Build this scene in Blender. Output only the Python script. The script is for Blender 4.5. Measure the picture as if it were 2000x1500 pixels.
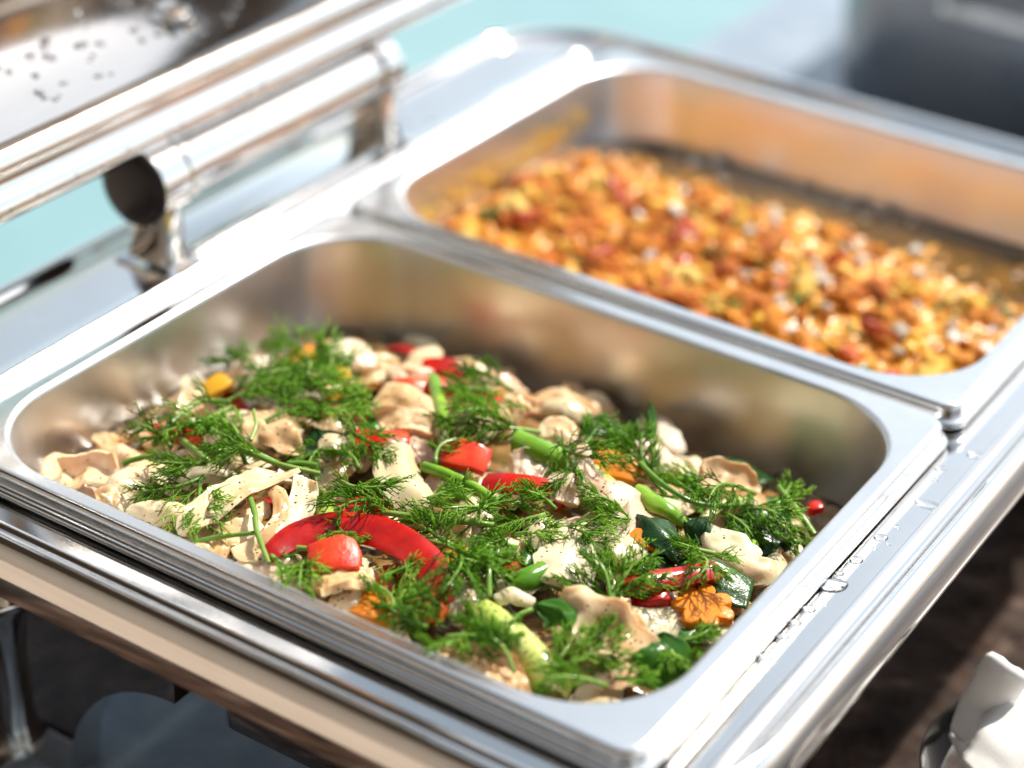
import bpy, bmesh, math, random
import numpy as np
from mathutils import Vector, Matrix, noise
random.seed(7)
S = bpy.context.scene
for o in list(bpy.data.objects): bpy.data.objects.remove(o)
COL = S.collection
R = math.radians

# ------------------------------------------------------------------ camera
CF = 4011.726 / 2000.0
CP = Vector((0.54959, -0.44946, 0.44065))
CD = Vector((-0.45190508, 0.72896129, -0.51419572))
CR = Vector((0.83632758, 0.54676048, 0.04011419))
CU = Vector((-0.31038359, 0.41190826, 0.85673428))
cd = bpy.data.cameras.new('Camera'); cam = bpy.data.objects.new('Camera', cd); COL.objects.link(cam)
cam.matrix_world = Matrix(((CR.x, CU.x, -CD.x, CP.x), (CR.y, CU.y, -CD.y, CP.y), (CR.z, CU.z, -CD.z, CP.z), (0, 0, 0, 1)))
cd.sensor_width = 36; cd.lens = CF * 36; cd.clip_start = .02; cd.clip_end = 500
cd.dof.use_dof = True; cd.dof.focus_distance = .780; cd.dof.aperture_fstop = 3.5
S.camera = cam

# ------------------------------------------------------------------ sky, sun, exposure
SUN = Vector((.16, .60, .78)).normalized()
w = bpy.data.worlds.new('World'); S.world = w; w.use_nodes = True
nt = w.node_tree; bg = nt.nodes['Background']; sky = nt.nodes.new('ShaderNodeTexSky')
sky.sky_type = 'NISHITA'; sky.sun_disc = False
sky.sun_elevation = math.asin(SUN.z); sky.sun_rotation = math.atan2(SUN.x, SUN.y)
sky.air_density = 1.0; sky.dust_density = 1.1; sky.ozone_density = .2
hs = nt.nodes.new('ShaderNodeHueSaturation'); hs.inputs['Hue'].default_value = .475; hs.inputs['Saturation'].default_value = .52   # hazy, milky sky
nt.links.new(sky.outputs[0], hs.inputs['Color']); nt.links.new(hs.outputs[0], bg.inputs[0]); bg.inputs[1].default_value = .14
sl = bpy.data.lights.new('Sun', 'SUN'); sl.energy = 4.3; sl.angle = R(1.0); sl.color = (1, .93, .82)
so = bpy.data.objects.new('Sun', sl); COL.objects.link(so)
so.rotation_euler = (-SUN).to_track_quat('-Z', 'Y').to_euler()
S.view_settings.view_transform = 'Standard'; S.view_settings.look = 'None'
S.view_settings.exposure = .62; S.view_settings.gamma = 1

# ------------------------------------------------------------------ helpers
def ray(px, py):
    return CD + CR * ((px - 1000) / 2000 / CF) + CU * ((750 - py) / 2000 / CF)
def at_z(px, py, z):
    v = ray(px, py); return CP + v * ((z - CP.z) / v.z)
def at_field(px, py, H, h=0.):
    v = ray(px, py); t = (.03 - CP.z) / v.z
    for _ in range(400):
        p = CP + v * t
        if p.z <= H(p.x, p.y) + h: break
        t += .0006
    return CP + v * t

def tag(o, label=None, cat=None, group=None, kind=None):
    if label: o['label'] = label
    if cat: o['category'] = cat
    if group: o['group'] = group
    if kind: o['kind'] = kind
    return o
def empty(name, loc, label, cat, group=None):
    o = bpy.data.objects.new(name, None); COL.objects.link(o); o.location = loc
    o.empty_display_size = .01
    return tag(o, label, cat, group)
def mesh(name, V, F, mat, parent=None, smooth=True, sharp=None, origin=None):
    V = [Vector(v) for v in V]
    if parent is not None: off = Vector(parent_origin(parent))
    elif origin == 'base':
        n = len(V); off = Vector((sum(v.x for v in V) / n, sum(v.y for v in V) / n, min(v.z for v in V)))
    else: off = Vector(origin) if origin is not None else Vector((0, 0, 0))
    me = bpy.data.meshes.new(name)
    me.from_pydata([tuple(v - off) for v in V], [], F); me.update()
    if smooth:
        me.polygons.foreach_set('use_smooth', [True] * len(me.polygons))
        if sharp: me.set_sharp_from_angle(angle=R(sharp))
    if mat: me.materials.append(mat)
    o = bpy.data.objects.new(name, me); COL.objects.link(o)
    if parent is not None: o.parent = parent
    else: o.location = off
    return o
def parent_origin(p):
    v = Vector(p.location)
    while p.parent: p = p.parent; v += Vector(p.location)
    return v

def rrect(x0, x1, y0, y1, r, n=10):
    pts = []
    for cx, cy, a0 in ((x1 - r, y1 - r, 0), (x0 + r, y1 - r, 90), (x0 + r, y0 + r, 180), (x1 - r, y0 + r, 270)):
        for i in range(n + 1):
            a = R(a0 + 90 * i / n); pts.append((cx + r * math.cos(a), cy + r * math.sin(a)))
    return pts
def loft(loops, cap0=False, cap1=False):
    n = len(loops[0]); V = [p for l in loops for p in l]; F = []
    for i in range(len(loops) - 1):
        for j in range(n):
            k = (j + 1) % n; F.append((i * n + j, i * n + k, (i + 1) * n + k, (i + 1) * n + j))
    if cap0: F.append(tuple(range(n))[::-1])
    if cap1: F.append(tuple(range((len(loops) - 1) * n, len(loops) * n)))
    return V, F
def join(*parts):
    V = []; F = []
    for v, f in parts:
        b = len(V); V += list(v); F += [tuple(i + b for i in q) for q in f]
    return V, F
def box(x0, x1, y0, y1, z0, z1, b=.002, r=.004, n=4):
    return loft([[(x, y, z) for x, y in rrect(x0 + o, x1 - o, y0 + o, y1 - o, max(r - o, .0004), n)]
                 for o, z in ((b, z0), (0, z0 + b), (0, z1 - b), (b * .35, z1 - b * .3), (b, z1))], True, True)
def lathe(prof, c, axis='z', n=32):
    loops = []
    for r, h in prof:
        l = []
        for i in range(n):
            a = 2 * math.pi * i / n; u, v = r * math.cos(a), r * math.sin(a)
            l.append({'z': (c[0] + u, c[1] + v, c[2] + h), 'y': (c[0] + v, c[1] + h, c[2] + u), 'x': (c[0] + h, c[1] + u, c[2] + v)}[axis])
        loops.append(l)
    return loft(loops, True, True)

# ------------------------------------------------------------------ materials
def newmat(name):
    m = bpy.data.materials.new(name); m.use_nodes = True
    nt = m.node_tree; b = nt.nodes['Principled BSDF']; return m, nt, b
def coords(nt, scale=(1, 1, 1), kind='Object'):
    tc = nt.nodes.new('ShaderNodeTexCoord'); mp = nt.nodes.new('ShaderNodeMapping')
    mp.inputs['Scale'].default_value = scale; nt.links.new(tc.outputs[kind], mp.inputs[0]); return mp.outputs[0]
def noise_n(nt, vec, scale, detail=4, rough=.6, dist=0):
    n = nt.nodes.new('ShaderNodeTexNoise'); n.inputs['Scale'].default_value = scale
    n.inputs['Detail'].default_value = detail; n.inputs['Roughness'].default_value = rough; n.inputs['Distortion'].default_value = dist
    nt.links.new(vec, n.inputs['Vector']); return n.outputs['Fac']
def ramp(nt, fac, stops, interp='LINEAR'):
    r = nt.nodes.new('ShaderNodeValToRGB'); e = r.color_ramp.elements; r.color_ramp.interpolation = interp
    while len(e) < len(stops): e.new(.5)
    for el, (p, c) in zip(e, stops): el.position = p; el.color = tuple(c) + (1,) if len(c) == 3 else c
    nt.links.new(fac, r.inputs[0]); return r.outputs[0]
def maprange(nt, v, a, b, c, d):
    m = nt.nodes.new('ShaderNodeMapRange')
    for i, x in enumerate((a, b, c, d)): m.inputs[i + 1].default_value = x
    nt.links.new(v, m.inputs[0]); return m.outputs[0]
def mix(nt, fac, a, b, mode='MIX'):
    m = nt.nodes.new('ShaderNodeMix'); m.data_type = 'RGBA'; m.blend_type = mode
    for inp, x in ((0, fac), (6, a), (7, b)):
        if isinstance(x, bpy.types.NodeSocket): nt.links.new(x, m.inputs[inp])
        else: m.inputs[inp].default_value = x if inp == 0 else tuple(x) + (1,)
    return m.outputs[2]
def bump(nt, b, h, strength, dist):
    n = nt.nodes.new('ShaderNodeBump'); n.inputs['Strength'].default_value = strength; n.inputs['Distance'].default_value = dist
    nt.links.new(h, n.inputs['Height']); nt.links.new(n.outputs[0], b.inputs['Normal'])

def steel(name, col, rough, var, scratch, grain=(1, 1, 1), gs=400, bs=.05, stain=0):
    m, nt, b = newmat(name); b.inputs['Metallic'].default_value = 1
    v = coords(nt, grain); n1 = noise_n(nt, v, gs, 3, .7)
    v2 = coords(nt); n2 = noise_n(nt, v2, 28, 5, .6)
    c = ramp(nt, n2, [(.3, tuple(x * .94 for x in col)), (.7, col)])
    if stain: c = mix(nt, maprange(nt, noise_n(nt, coords(nt, (1, 1, .45)), 130, 4, .6), .68, .76, 0, stain), c, (.50, .38, .24))
    nt.links.new(c, b.inputs['Base Color'])
    mm = nt.nodes.new('ShaderNodeMath'); mm.operation = 'ADD'
    nt.links.new(maprange(nt, n2, .35, .7, rough - var, rough + var), mm.inputs[0])
    nt.links.new(maprange(nt, n1, .4, .7, 0, scratch), mm.inputs[1])
    nt.links.new(mm.outputs[0], b.inputs['Roughness'])
    bump(nt, b, n1, bs, .0002)
    return m
M = {}
M['polish'] = steel('polished_steel', (.80, .785, .765), .06, .025, .05, (6, .35, 6), 300, .05)
M['chrome'] = steel('chrome_steel', (.80, .79, .775), .045, .02, .03, (1, 1, 1), 300, .02)
M['pan'] = steel('pan_steel', (.79, .80, .82), .33, .05, .06, (.35, 6, 6), 300, .08, .3)
M['rim'] = steel('pan_rim_steel', (.83, .82, .80), .14, .03, .04, (1, 1, 1), 250, .05)
M['lid'] = steel('lid_steel', (.80, .785, .765), .10, .04, .04, (1, 1, 1), 150, .04)

def simple(name, col, rough=.5, **k):
    m, nt, b = newmat(name); b.inputs['Base Color'].default_value = tuple(col) + (1,); b.inputs['Roughness'].default_value = rough
    for kk, v in k.items(): b.inputs[kk].default_value = v
    return m
M['black'] = simple('black_plastic_cap', (.018, .014, .016), .3, **{'Specular IOR Level': .25})
M['water'] = simple('clear_water', (1, 1, 1), .0, **{'Transmission Weight': 1.0, 'IOR': 1.33})
M['glass'] = simple('clear_glass', (.97, .98, 1), .02, **{'Transmission Weight': 1.0, 'IOR': 1.48})

def stone(name, cols, scale, rough):
    m, nt, b = newmat(name); v = coords(nt)
    n = noise_n(nt, v, scale, 8, .65, .6); c = ramp(nt, n, cols); nt.links.new(c, b.inputs['Base Color'])
    nt.links.new(maprange(nt, noise_n(nt, v, scale * 3, 4), .3, .7, rough * .7, rough * 1.4), b.inputs['Roughness']); return m
M['marble'] = stone('brown_marble', [(.34, (.008, .005, .004)), (.47, (.030, .017, .012)), (.58, (.065, .038, .027)), (.70, (.20, .15, .12))], 32, .3)
M['greystone'] = stone('blue_grey_stone', [(.3, (.20, .25, .31)), (.55, (.27, .32, .39)), (.75, (.36, .41, .48))], 30, .12)
M['paving'] = stone('beige_paving', [(.3, (.32, .25, .20)), (.7, (.46, .38, .31))], 3, .8)
M['plaster'] = stone('beige_plaster', [(.3, (.48, .39, .31)), (.7, (.58, .49, .40))], 4, .9)
M['wood'] = stone('dark_brown_wood', [(.3, (.03, .018, .011)), (.7, (.07, .042, .026))], 6, .6)
m, nt, b = newmat('pool_water'); v = coords(nt)
nt.links.new(ramp(nt, noise_n(nt, v, 2.2, 3), [(.3, (.19, .33, .355)), (.7, (.24, .385, .41))]), b.inputs['Base Color'])
b.inputs['Roughness'].default_value = .08; b.inputs['IOR'].default_value = 1.33; bump(nt, b, noise_n(nt, v, 5, 3), .25, .05)
M['pool'] = m
m, nt, b = newmat('white_linen'); v = coords(nt); b.inputs['Base Color'].default_value = (.80, .78, .75, 1); b.inputs['Roughness'].default_value = .85
bump(nt, b, noise_n(nt, v, 900, 2), .15, .0004); M['linen'] = m

def food(name, cols, scale=60, rough=.28, sss=.0, sr=(.004, .002, .001), speck=0, speckcol=(.05, .025, .015), coat=.12, bumpy=.25, bscale=250, trans=0, dist=0, stretch=(1, 1, 1), stain=None):
    m, nt, b = newmat(name); v = coords(nt, stretch)
    oi = nt.nodes.new('ShaderNodeObjectInfo'); vm = nt.nodes.new('ShaderNodeVectorMath'); vm.operation = 'MULTIPLY_ADD'
    nt.links.new(oi.outputs['Random'], vm.inputs[0]); vm.inputs[1].default_value = (3.1, 5.7, 7.3); nt.links.new(v, vm.inputs[2]); v = vm.outputs[0]
    n = noise_n(nt, v, scale, 5, .6, dist)
    ad = nt.nodes.new('ShaderNodeMath'); ad.operation = 'ADD'; nt.links.new(n, ad.inputs[0]); nt.links.new(maprange(nt, oi.outputs['Random'], 0, 1, -.16, .16), ad.inputs[1])
    c = ramp(nt, ad.outputs[0], cols)
    if stain:
        c = mix(nt, maprange(nt, noise_n(nt, v, scale * .55, 3), .54, .70, 0, .8), c, stain)
    if speck:
        vo = nt.nodes.new('ShaderNodeTexVoronoi'); vo.inputs['Scale'].default_value = 420; vo.inputs['Randomness'].default_value = 1
        nt.links.new(v, vo.inputs['Vector'])
        f1 = maprange(nt, vo.outputs['Distance'], .17, .27, 1, 0)
        f2 = maprange(nt, noise_n(nt, v, 110, 2), .50, .55, 0, 1)
        sp = nt.nodes.new('ShaderNodeMath'); sp.operation = 'MULTIPLY'; nt.links.new(f1, sp.inputs[0]); nt.links.new(f2, sp.inputs[1])
        c = mix(nt, sp.outputs[0], c, speckcol)
    nt.links.new(c, b.inputs['Base Color'])
    b.inputs['Roughness'].default_value = rough; b.inputs['Coat Weight'].default_value = coat; b.inputs['Coat Roughness'].default_value = .15; b.inputs['Specular IOR Level'].default_value = .32
    if sss:
        b.inputs['Subsurface Weight'].default_value = sss; b.inputs['Subsurface Radius'].default_value = sr; b.inputs['Subsurface Scale'].default_value = 1.0
    bump(nt, b, noise_n(nt, v, bscale, 3), bumpy, .0012)
    if trans:
        t = nt.nodes.new('ShaderNodeBsdfTranslucent'); nt.links.new(c, t.inputs['Color'])
        ms = nt.nodes.new('ShaderNodeMixShader'); ms.inputs[0].default_value = trans
        nt.links.new(b.outputs[0], ms.inputs[1]); nt.links.new(t.outputs[0], ms.inputs[2])
        nt.links.new(ms.outputs[0], nt.nodes['Material Output'].inputs[0])
    return m
M['squid'] = food('cooked_squid', [(.3, (.66, .44, .22)), (.5, (.78, .58, .35)), (.72, (.85, .71, .48))], 45, .2, .5, (.006, .003, .0015), speck=1, stain=(.74, .42, .15))
M['squidtan'] = food('browned_squid', [(.3, (.50, .27, .11)), (.5, (.65, .42, .21)), (.72, (.76, .57, .36))], 60, .35, .4, (.005, .002, .001), speck=1)
M['squidpink'] = food('pink_squid', [(.3, (.62, .38, .24)), (.5, (.75, .53, .38)), (.72, (.83, .68, .53))], 35, .25, .5, (.006, .003, .0015), speck=1, stain=(.72, .42, .2))
M['onion'] = food('cooked_onion', [(.3, (.58, .46, .26)), (.5, (.68, .57, .36)), (.72, (.76, .68, .48))], 40, .25, .35, (.004, .003, .0015), speck=1, coat=.15, bumpy=.15, stretch=(1, 1, 1))
M['red'] = food('red_pepper', [(.28, (.34, .004, .003)), (.5, (.56, .012, .005)), (.72, (.72, .07, .018))], 75, .22, .3, (.004, .0005, .0003), coat=.1, bumpy=.12, bscale=200)
M['redflesh'] = food('red_pepper_flesh', [(.3, (.62, .03, .008)), (.6, (.75, .09, .015))], 80, .3, .4, (.004, .001, .0003), coat=.12, bumpy=.3, bscale=700)
M['carrot'] = food('orange_carrot', [(.3, (.62, .17, .012)), (.6, (.74, .25, .02))], 70, .25, .4, (.004, .0015, .0003), coat=.15, bumpy=.2, bscale=500)
M['yellow'] = food('yellow_pepper', [(.3, (.70, .36, .02)), (.6, (.80, .48, .04))], 70, .25, .3, (.004, .002, .0003), coat=.15, bumpy=.15)
M['leek'] = food('pale_leek', [(.3, (.32, .42, .06)), (.5, (.50, .58, .14)), (.7, (.66, .68, .30))], 26, .2, .4, (.004, .005, .001), speck=1, coat=.15, bumpy=.2, stretch=(1, 1, 1))
M['scallion'] = food('green_scallion', [(.3, (.08, .22, .012)), (.5, (.16, .34, .02)), (.7, (.34, .50, .06))], 40, .2, .25, (.002, .004, .0005), coat=.15, bumpy=.2)
M['leaf'] = food('green_leaf', [(.3, (.035, .13, .012)), (.6, (.07, .22, .02)), (.8, (.14, .34, .04))], 40, .2, coat=.15, bumpy=.35, bscale=300, trans=.35)
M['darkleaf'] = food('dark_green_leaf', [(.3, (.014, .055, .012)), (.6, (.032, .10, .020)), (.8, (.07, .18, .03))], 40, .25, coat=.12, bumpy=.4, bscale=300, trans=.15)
M['dill'] = food('dill_green', [(.25, (.10, .27, .012)), (.5, (.22, .47, .03)), (.75, (.42, .66, .09))], 60, .4, coat=.05, bumpy=0, trans=.55)
M['dillstem'] = food('dill_stem_green', [(.25, (.10, .24, .03)), (.5, (.19, .36, .05)), (.75, (.34, .50, .12))], 60, .25, coat=.3, bumpy=.1, bscale=800, trans=.2)
M['bed'] = food('dark_vegetable_juice', [(.3, (.07, .06, .015)), (.5, (.26, .14, .045)), (.7, (.46, .30, .14))], 55, .2, coat=.3, bumpy=.6, bscale=150)
M['curry'] = food('orange_curry', [(.3, (.40, .08, .004)), (.5, (.68, .20, .008)), (.72, (.83, .38, .035))], 90, .42, .3, (.004, .0015, .0005), coat=.04, bumpy=.6, bscale=300)
M['currypale'] = food('pale_curry', [(.3, (.72, .34, .02)), (.5, (.82, .50, .06)), (.72, (.86, .64, .20))], 90, .42, .3, (.004, .002, .001), coat=.04, bumpy=.6, bscale=300)
M['curryred'] = food('red_curry_piece', [(.3, (.40, .045, .012)), (.6, (.58, .11, .02))], 90, .25, coat=.15, bumpy=.4)
M['sauce'] = food('wet_orange_sauce', [(.3, (.36, .10, .006)), (.5, (.58, .20, .014)), (.72, (.74, .36, .05))], 110, .28, coat=.15, bumpy=.5, bscale=260)
M['whiteonion'] = food('white_onion', [(.3, (.52, .46, .38)), (.7, (.68, .63, .56))], 60, .25, coat=.15, bumpy=.2)
M['broth'] = food('oily_curry_broth', [(.3, (.07, .036, .004)), (.5, (.13, .062, .006)), (.7, (.24, .11, .012))], 40, .08, coat=1, bumpy=.15, bscale=90)

# ------------------------------------------------------------------ setting: floor, pool, counter
ZT = -.165
f = 60
mesh('floor', [(-.55, -f, -.95), (f, -f, -.95), (f, f, -.95), (-.55, f, -.95), (-f, -f, -.95), (-.55, -.1, -.95), (-f, -.1, -.95)], [(0, 1, 2, 3, 5), (4, 0, 5, 6)], M['paving'], smooth=False)['kind'] = 'structure'
mesh('pool_water', [(-f, -.1, -1.03), (-.552, -.1, -1.03), (-.552, f, -1.03), (-f, f, -1.03)], [(0, 1, 2, 3)], M['pool'], smooth=False)['kind'] = 'structure'
V, F = box(-.57, -.551, -.1, 20, -1.2, -.952, .004, .004, 2)
mesh('pool_edge', V, F, M['paving'], sharp=30)['kind'] = 'structure'
V, F = box(-9, 9, -4.3, -4.0, -.945, 2.4, .01, .01, 2); mesh('building_wall', V, F, M['plaster'], sharp=30)['kind'] = 'structure'
V, F = box(-9, 9, -4.6, -1.3, 2.41, 2.6, .01, .01, 2); mesh('terrace_roof', V, F, M['wood'], sharp=30)['kind'] = 'structure'
cnt = empty('counter', (.4, .9, -.95), 'stone buffet counter, blue grey along the pool side and brown marble in front', 'counter')
V, F = box(-.155, .1385, .0005, 3.0, ZT - .03, ZT, .003, .004, 2); mesh('grey_slab', V, F, M['greystone'], cnt, sharp=30)
V, F = box(.1395, 1.1, -.25, 3.0, ZT - .03, ZT, .003, .004, 2); mesh('brown_slab', V, F, M['marble'], cnt, sharp=30)
V, F = box(-.155, .1385, -.25, -.0005, ZT - .03, ZT, .003, .004, 2); mesh('brown_slab', V, F, M['marble'], cnt, sharp=30)
V, F = box(-.12, 1.06, -.21, 2.95, -.95, ZT - .031, .003, .004, 2); mesh('counter_base', V, F, M['marble'], cnt, sharp=30)

# ------------------------------------------------------------------ chafing dish
FR = [(-.012, -.012, -.012, -.012, .02, -.03), (-.012, -.012, -.012, -.012, .02, -.0125), (-.010, -.010, -.010, -.010, .022, -.011),
      (.0165, .0130, .0110, .009, .022, -.011), (.0180, .0138, .0118, .0098, .024, -.0095), (.0195, .0150, .0128, .0108, .026, -.0080),
      (.0210, .0160, .0138, .0118, .028, -.0080), (.0225, .0170, .0148, .0128, .030, -.0093), (.0240, .0178, .0156, .0136, .031, -.0100),
      (.030, .0205, .0175, .0155, .036, -.0100), (.060, .0225, .0190, .0180, .055, -.0096), (.0640, .0240, .0200, .0195, .060, -.0082),
      (.0660, .0260, .0213, .0215, .064, -.0058), (.0680, .0285, .0228, .0235, .068, -.0040), (.0705, .0310, .0244, .0260, .070, -.0036),
      (.0730, .0335, .0260, .0285, .072, -.0048), (.0752, .0358, .0276, .0308, .073, -.0078), (.0768, .0374, .0288, .0324, .074, -.0118),
      (.0778, .0384, .0296, .0334, .075, -.0160), (.0782, .0388, .0300, .0338, .075, -.0180), (.0782, .0388, .0300, .0338, .075, -.0270),
      (.0772, .0378, .0290, .0328, .074, -.0278), (.0750, .0356, .0268, .0306, .072, -.0270), (.030, .010, .004, .010, .04, -.0265)]
def frame_loops(ox, oy, oz):
    out = []
    for i, (l, r, fr, bk, rad, z) in enumerate(FR):
        lp = []
        if i > 9 and i < 23: r = .0205 + (r - .0205) * .74
        for x, y in rrect(-l, .325 + r, -fr, .53 + bk, rad, 12):
            t = min(1, max(0, (.012 - y) / .02)) if i < 4 else 0
            q = min(1, max(0, (x - .30) / .04)) if 19 < i < 23 else 0
            lp.append((x + ox, y + oy, z + oz - .010 * t * t * (3 - 2 * t) + .006 * q))
        out.append(lp)
    return out
def chafer(name, ox, oy, label, group):
    c = empty(name, (ox + .16, oy + .26, ZT), label, 'chafing dish', group)
    V, F = loft(frame_loops(ox, oy, 0)); mesh('frame', V, F, M['polish'], c, sharp=50)
    body = []
    for o, z in ((-.006, -.020), (-.004, -.030), (.0, -.046), (.004, -.058), (.010, -.0655), (.020, -.0705), (.035, -.072)):
        body.append([(x + ox, y + oy, z) for x, y in rrect(.004 + o, .321 - o, -.004 + o, .534 - o, .055 - o * .5, 12)])
    V, F = loft(body, False, True); mesh('body', V, F, M['chrome'], c, sharp=60)
    # legs: a thick arched plate under the short side and a flared round post at the corner
    for sy in (0, 1):
        for sx in (0, 1):
            xs = [-.010 + .056 * i / 8 for i in range(9)] + [.108 - .062 * math.cos(R(90 * i / 28)) for i in range(1, 29)]
            Vl = []; Fl = []
            for Y in (.020, .038):
                for x in xs:
                    lo = ZT + .0004 if x <= .0461 else ZT + .0004 + (-.094 - ZT) * math.sqrt(max(0, 1 - ((.108 - x) / .062) ** 2))
                    for zz in (lo, -.0725):
                        X = x if sx == 0 else .325 - x; YY = Y if sy == 0 else .53 - Y; Vl.append((X + ox, YY + oy, zz))
            n_ = len(xs)
            for i in range(n_ - 1):
                p0, p1, q0, q1 = 2 * i, 2 * i + 2, 2 * n_ + 2 * i, 2 * n_ + 2 * i + 2
                Fl += [(p0, p1, p1 + 1, p0 + 1), (q0, q0 + 1, q1 + 1, q1), (p0, q0, q1, p1), (p0 + 1, p1 + 1, q1 + 1, q0 + 1)]
            e_ = 2 * n_ - 2; Fl += [(0, 1, 2 * n_ + 1, 2 * n_), (e_, 2 * n_ + e_, 2 * n_ + e_ + 1, e_ + 1)]
            lg = mesh('leg', Vl, Fl, M['chrome'], c, sharp=40)
            bm_ = bmesh.new(); bm_.from_mesh(lg.data); bmesh.ops.recalc_face_normals(bm_, faces=bm_.faces); bm_.to_mesh(lg.data); bm_.free()
            bv = lg.modifiers.new('rounding', 'BEVEL'); bv.width = .0045; bv.segments = 4; bv.limit_method = 'ANGLE'; bv.angle_limit = R(50)
            X = .004 if sx == 0 else .321; Y = .022 if sy == 0 else .508
            V, F = lathe([(.001, ZT + .0003), (.0205, ZT + .0003), (.0215, ZT + .003), (.0190, ZT + .008), (.0170, ZT + .018), (.0165, -.115), (.0180, -.098), (.0215, -.088), (.0260, -.081), (.0270, -.078), (.0260, -.075), (.020, -.0730)], (X + ox, Y + oy, 0), n=48)
            mesh('leg_post', V, F, M['chrome'], lg, sharp=60)
    V, F = box(.128 + ox, .24 + ox, .022 + oy, .12 + oy, -.098, -.0735, .004, .008, 4); mesh('heater_box', V, F, M['chrome'], c, sharp=40)
    return c
ch = chafer('chafing_dish', 0, 0, 'large polished steel chafing dish with open lid holding two food pans', 'chafing dishes on the counter')

# hinge
HX, HZ, HY0, HY1 = -.043, .0305, .172, .362
V, F = lathe([(.001, HY0 + .02), (.0150, HY0 + .02), (.0150, HY1 - .012), (.001, HY1 - .012)], (HX, 0, HZ), 'y', 40)
hb = mesh('hinge_barrel', V, F, M['chrome'], ch, sharp=40)
for y0, y1, rr in ((HY0 + .003, HY0 + .022, .0175), (HY0 + .023, HY0 + .030, .0163), (HY1 - .016, HY1 - .001, .0172)):
    V, F = lathe([(.001, y0), (rr - .001, y0), (rr, y0 + .001), (rr, y1 - .001), (rr - .001, y1), (.001, y1)], (HX, 0, HZ), 'y', 40)
    mesh('collar', V, F, M['chrome'], hb, sharp=40)
V, F = lathe([(.001, HY0 - .002), (.014, HY0 - .002), (.0180, HY0 - .0005), (.0190, HY0 + .002), (.001, HY0 + .0025)], (HX, 0, HZ), 'y', 40)
mesh('hinge_cap', V, F, M['black'], hb, sharp=60)
for yc in (HY0 + .011, HY1 - .010):
    loops = []
    for z, wx, wy in ((-.0102, .019, .013), (-.008, .0185, .0125), (-.006, .014, .009), (.002, .012, .0075), (.016, .012, .0075), (.03, .010, .0065)):
        loops.append([(x, y, z) for x, y in rrect(HX + .004 - wx, HX + .004 + wx, yc - wy, yc + wy, .005, 5)])
    V, F = loft(loops, True, True); mesh('hinge_bracket', V, F, M['chrome'], ch, sharp=35)
V, F = box(HX - .012, HX + .016, HY0 + .02, HY1 - .02, -.0102, -.004, .001, .003); mesh('hinge_plate', V, F, M['chrome'], ch, sharp=35)

# lid, standing open: rim plane faces +X, hollow towards -X
LX = -.034
LP = [(.003, -.020), (.0005, -.016), (0, -.010), (.0010, -.0045), (.0035, -.0012), (.0075, 0), (.0115, -.0010), (.0140, -.0042), (.0160, -.0065), (.0185, -.0070),
      (.0205, -.0052), (.0230, -.0028), (.0265, -.0020), (.0300, -.0034), (.0325, -.0070), (.0338, -.0120), (.0350, -.030), (.0380, -.062), (.0440, -.085), (.0540, -.103), (.0700, -.116), (.0920, -.122), (.16, -.125)]
loops = [[(LX + dx, y, z) for y, z in rrect(-.045 + o, .575 - o, .046 + o, .49 - o, max(.085 - o * .5, .03), 12)] for o, dx in LP]
V, F = loft(loops, False, True); F = [q[::-1] for q in F]
lid = mesh('lid', V, F, M['lid'], ch, sharp=60)
for yb in (.245,):
    V, F = lathe([(.001, .0), (.0115, .0), (.012, .0012), (.0105, .002), (.0085, .0025), (.008, .0055), (.005, .007), (.001, .0072)], (LX - .046, yb, .0828), 'z', 28)
    mesh('lid_bolt', V, F, M['chrome'], lid, sharp=50)

# ------------------------------------------------------------------ food pans
def pan(name, y0, y1, label):
    p = empty(name, (.1625, (y0 + y1) / 2, -.065), label, 'food pan', 'steel pans in the chafing dish')
    def L(seq): return [[(x, y, z) for x, y in rrect(o, .325 - o, y0 + o, y1 - o, r, 14)] for o, z, r in seq]
    V, F = loft(L([(.0020, -.0100, .009), (.0008, -.0104, .010), (.0002, -.0098, .0105), (.0000, -.0088, .0105), (.0004, -.0076, .0105), (.0014, -.0070, .010), (.0022, -.0066, .0095), (.0026, -.0056, .0092),
                   (.0028, -.0030, .0090), (.0031, -.0014, .0088), (.0037, -.0004, .0084), (.0046, 0, .008), (.0056, 0, .009), (.0082, 0, .035), (.0096, -.00002, .045)]))
    mesh('rim', V, F, M['rim'], p, sharp=70)
    V, F = loft(L([(.0096, -.00002, .045), (.0103, -.0002, .045), (.0110, -.0007, .0445), (.0115, -.0014, .0445), (.0118, -.0026, .044), (.0132, -.020, .044), (.0180, -.052, .043), (.0200, -.057, .042),
                   (.0230, -.0615, .042), (.0280, -.0645, .040), (.0340, -.0655, .038)]), False, True)
    mesh('basin', V, F, M['pan'], p, sharp=70)
    return p
pan('food_pan', .0, .2638, 'steel food pan in front filled with squid, peppers and dill')
pan('food_pan', .2662, .53, 'steel food pan behind filled with chunky orange curry')

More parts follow.
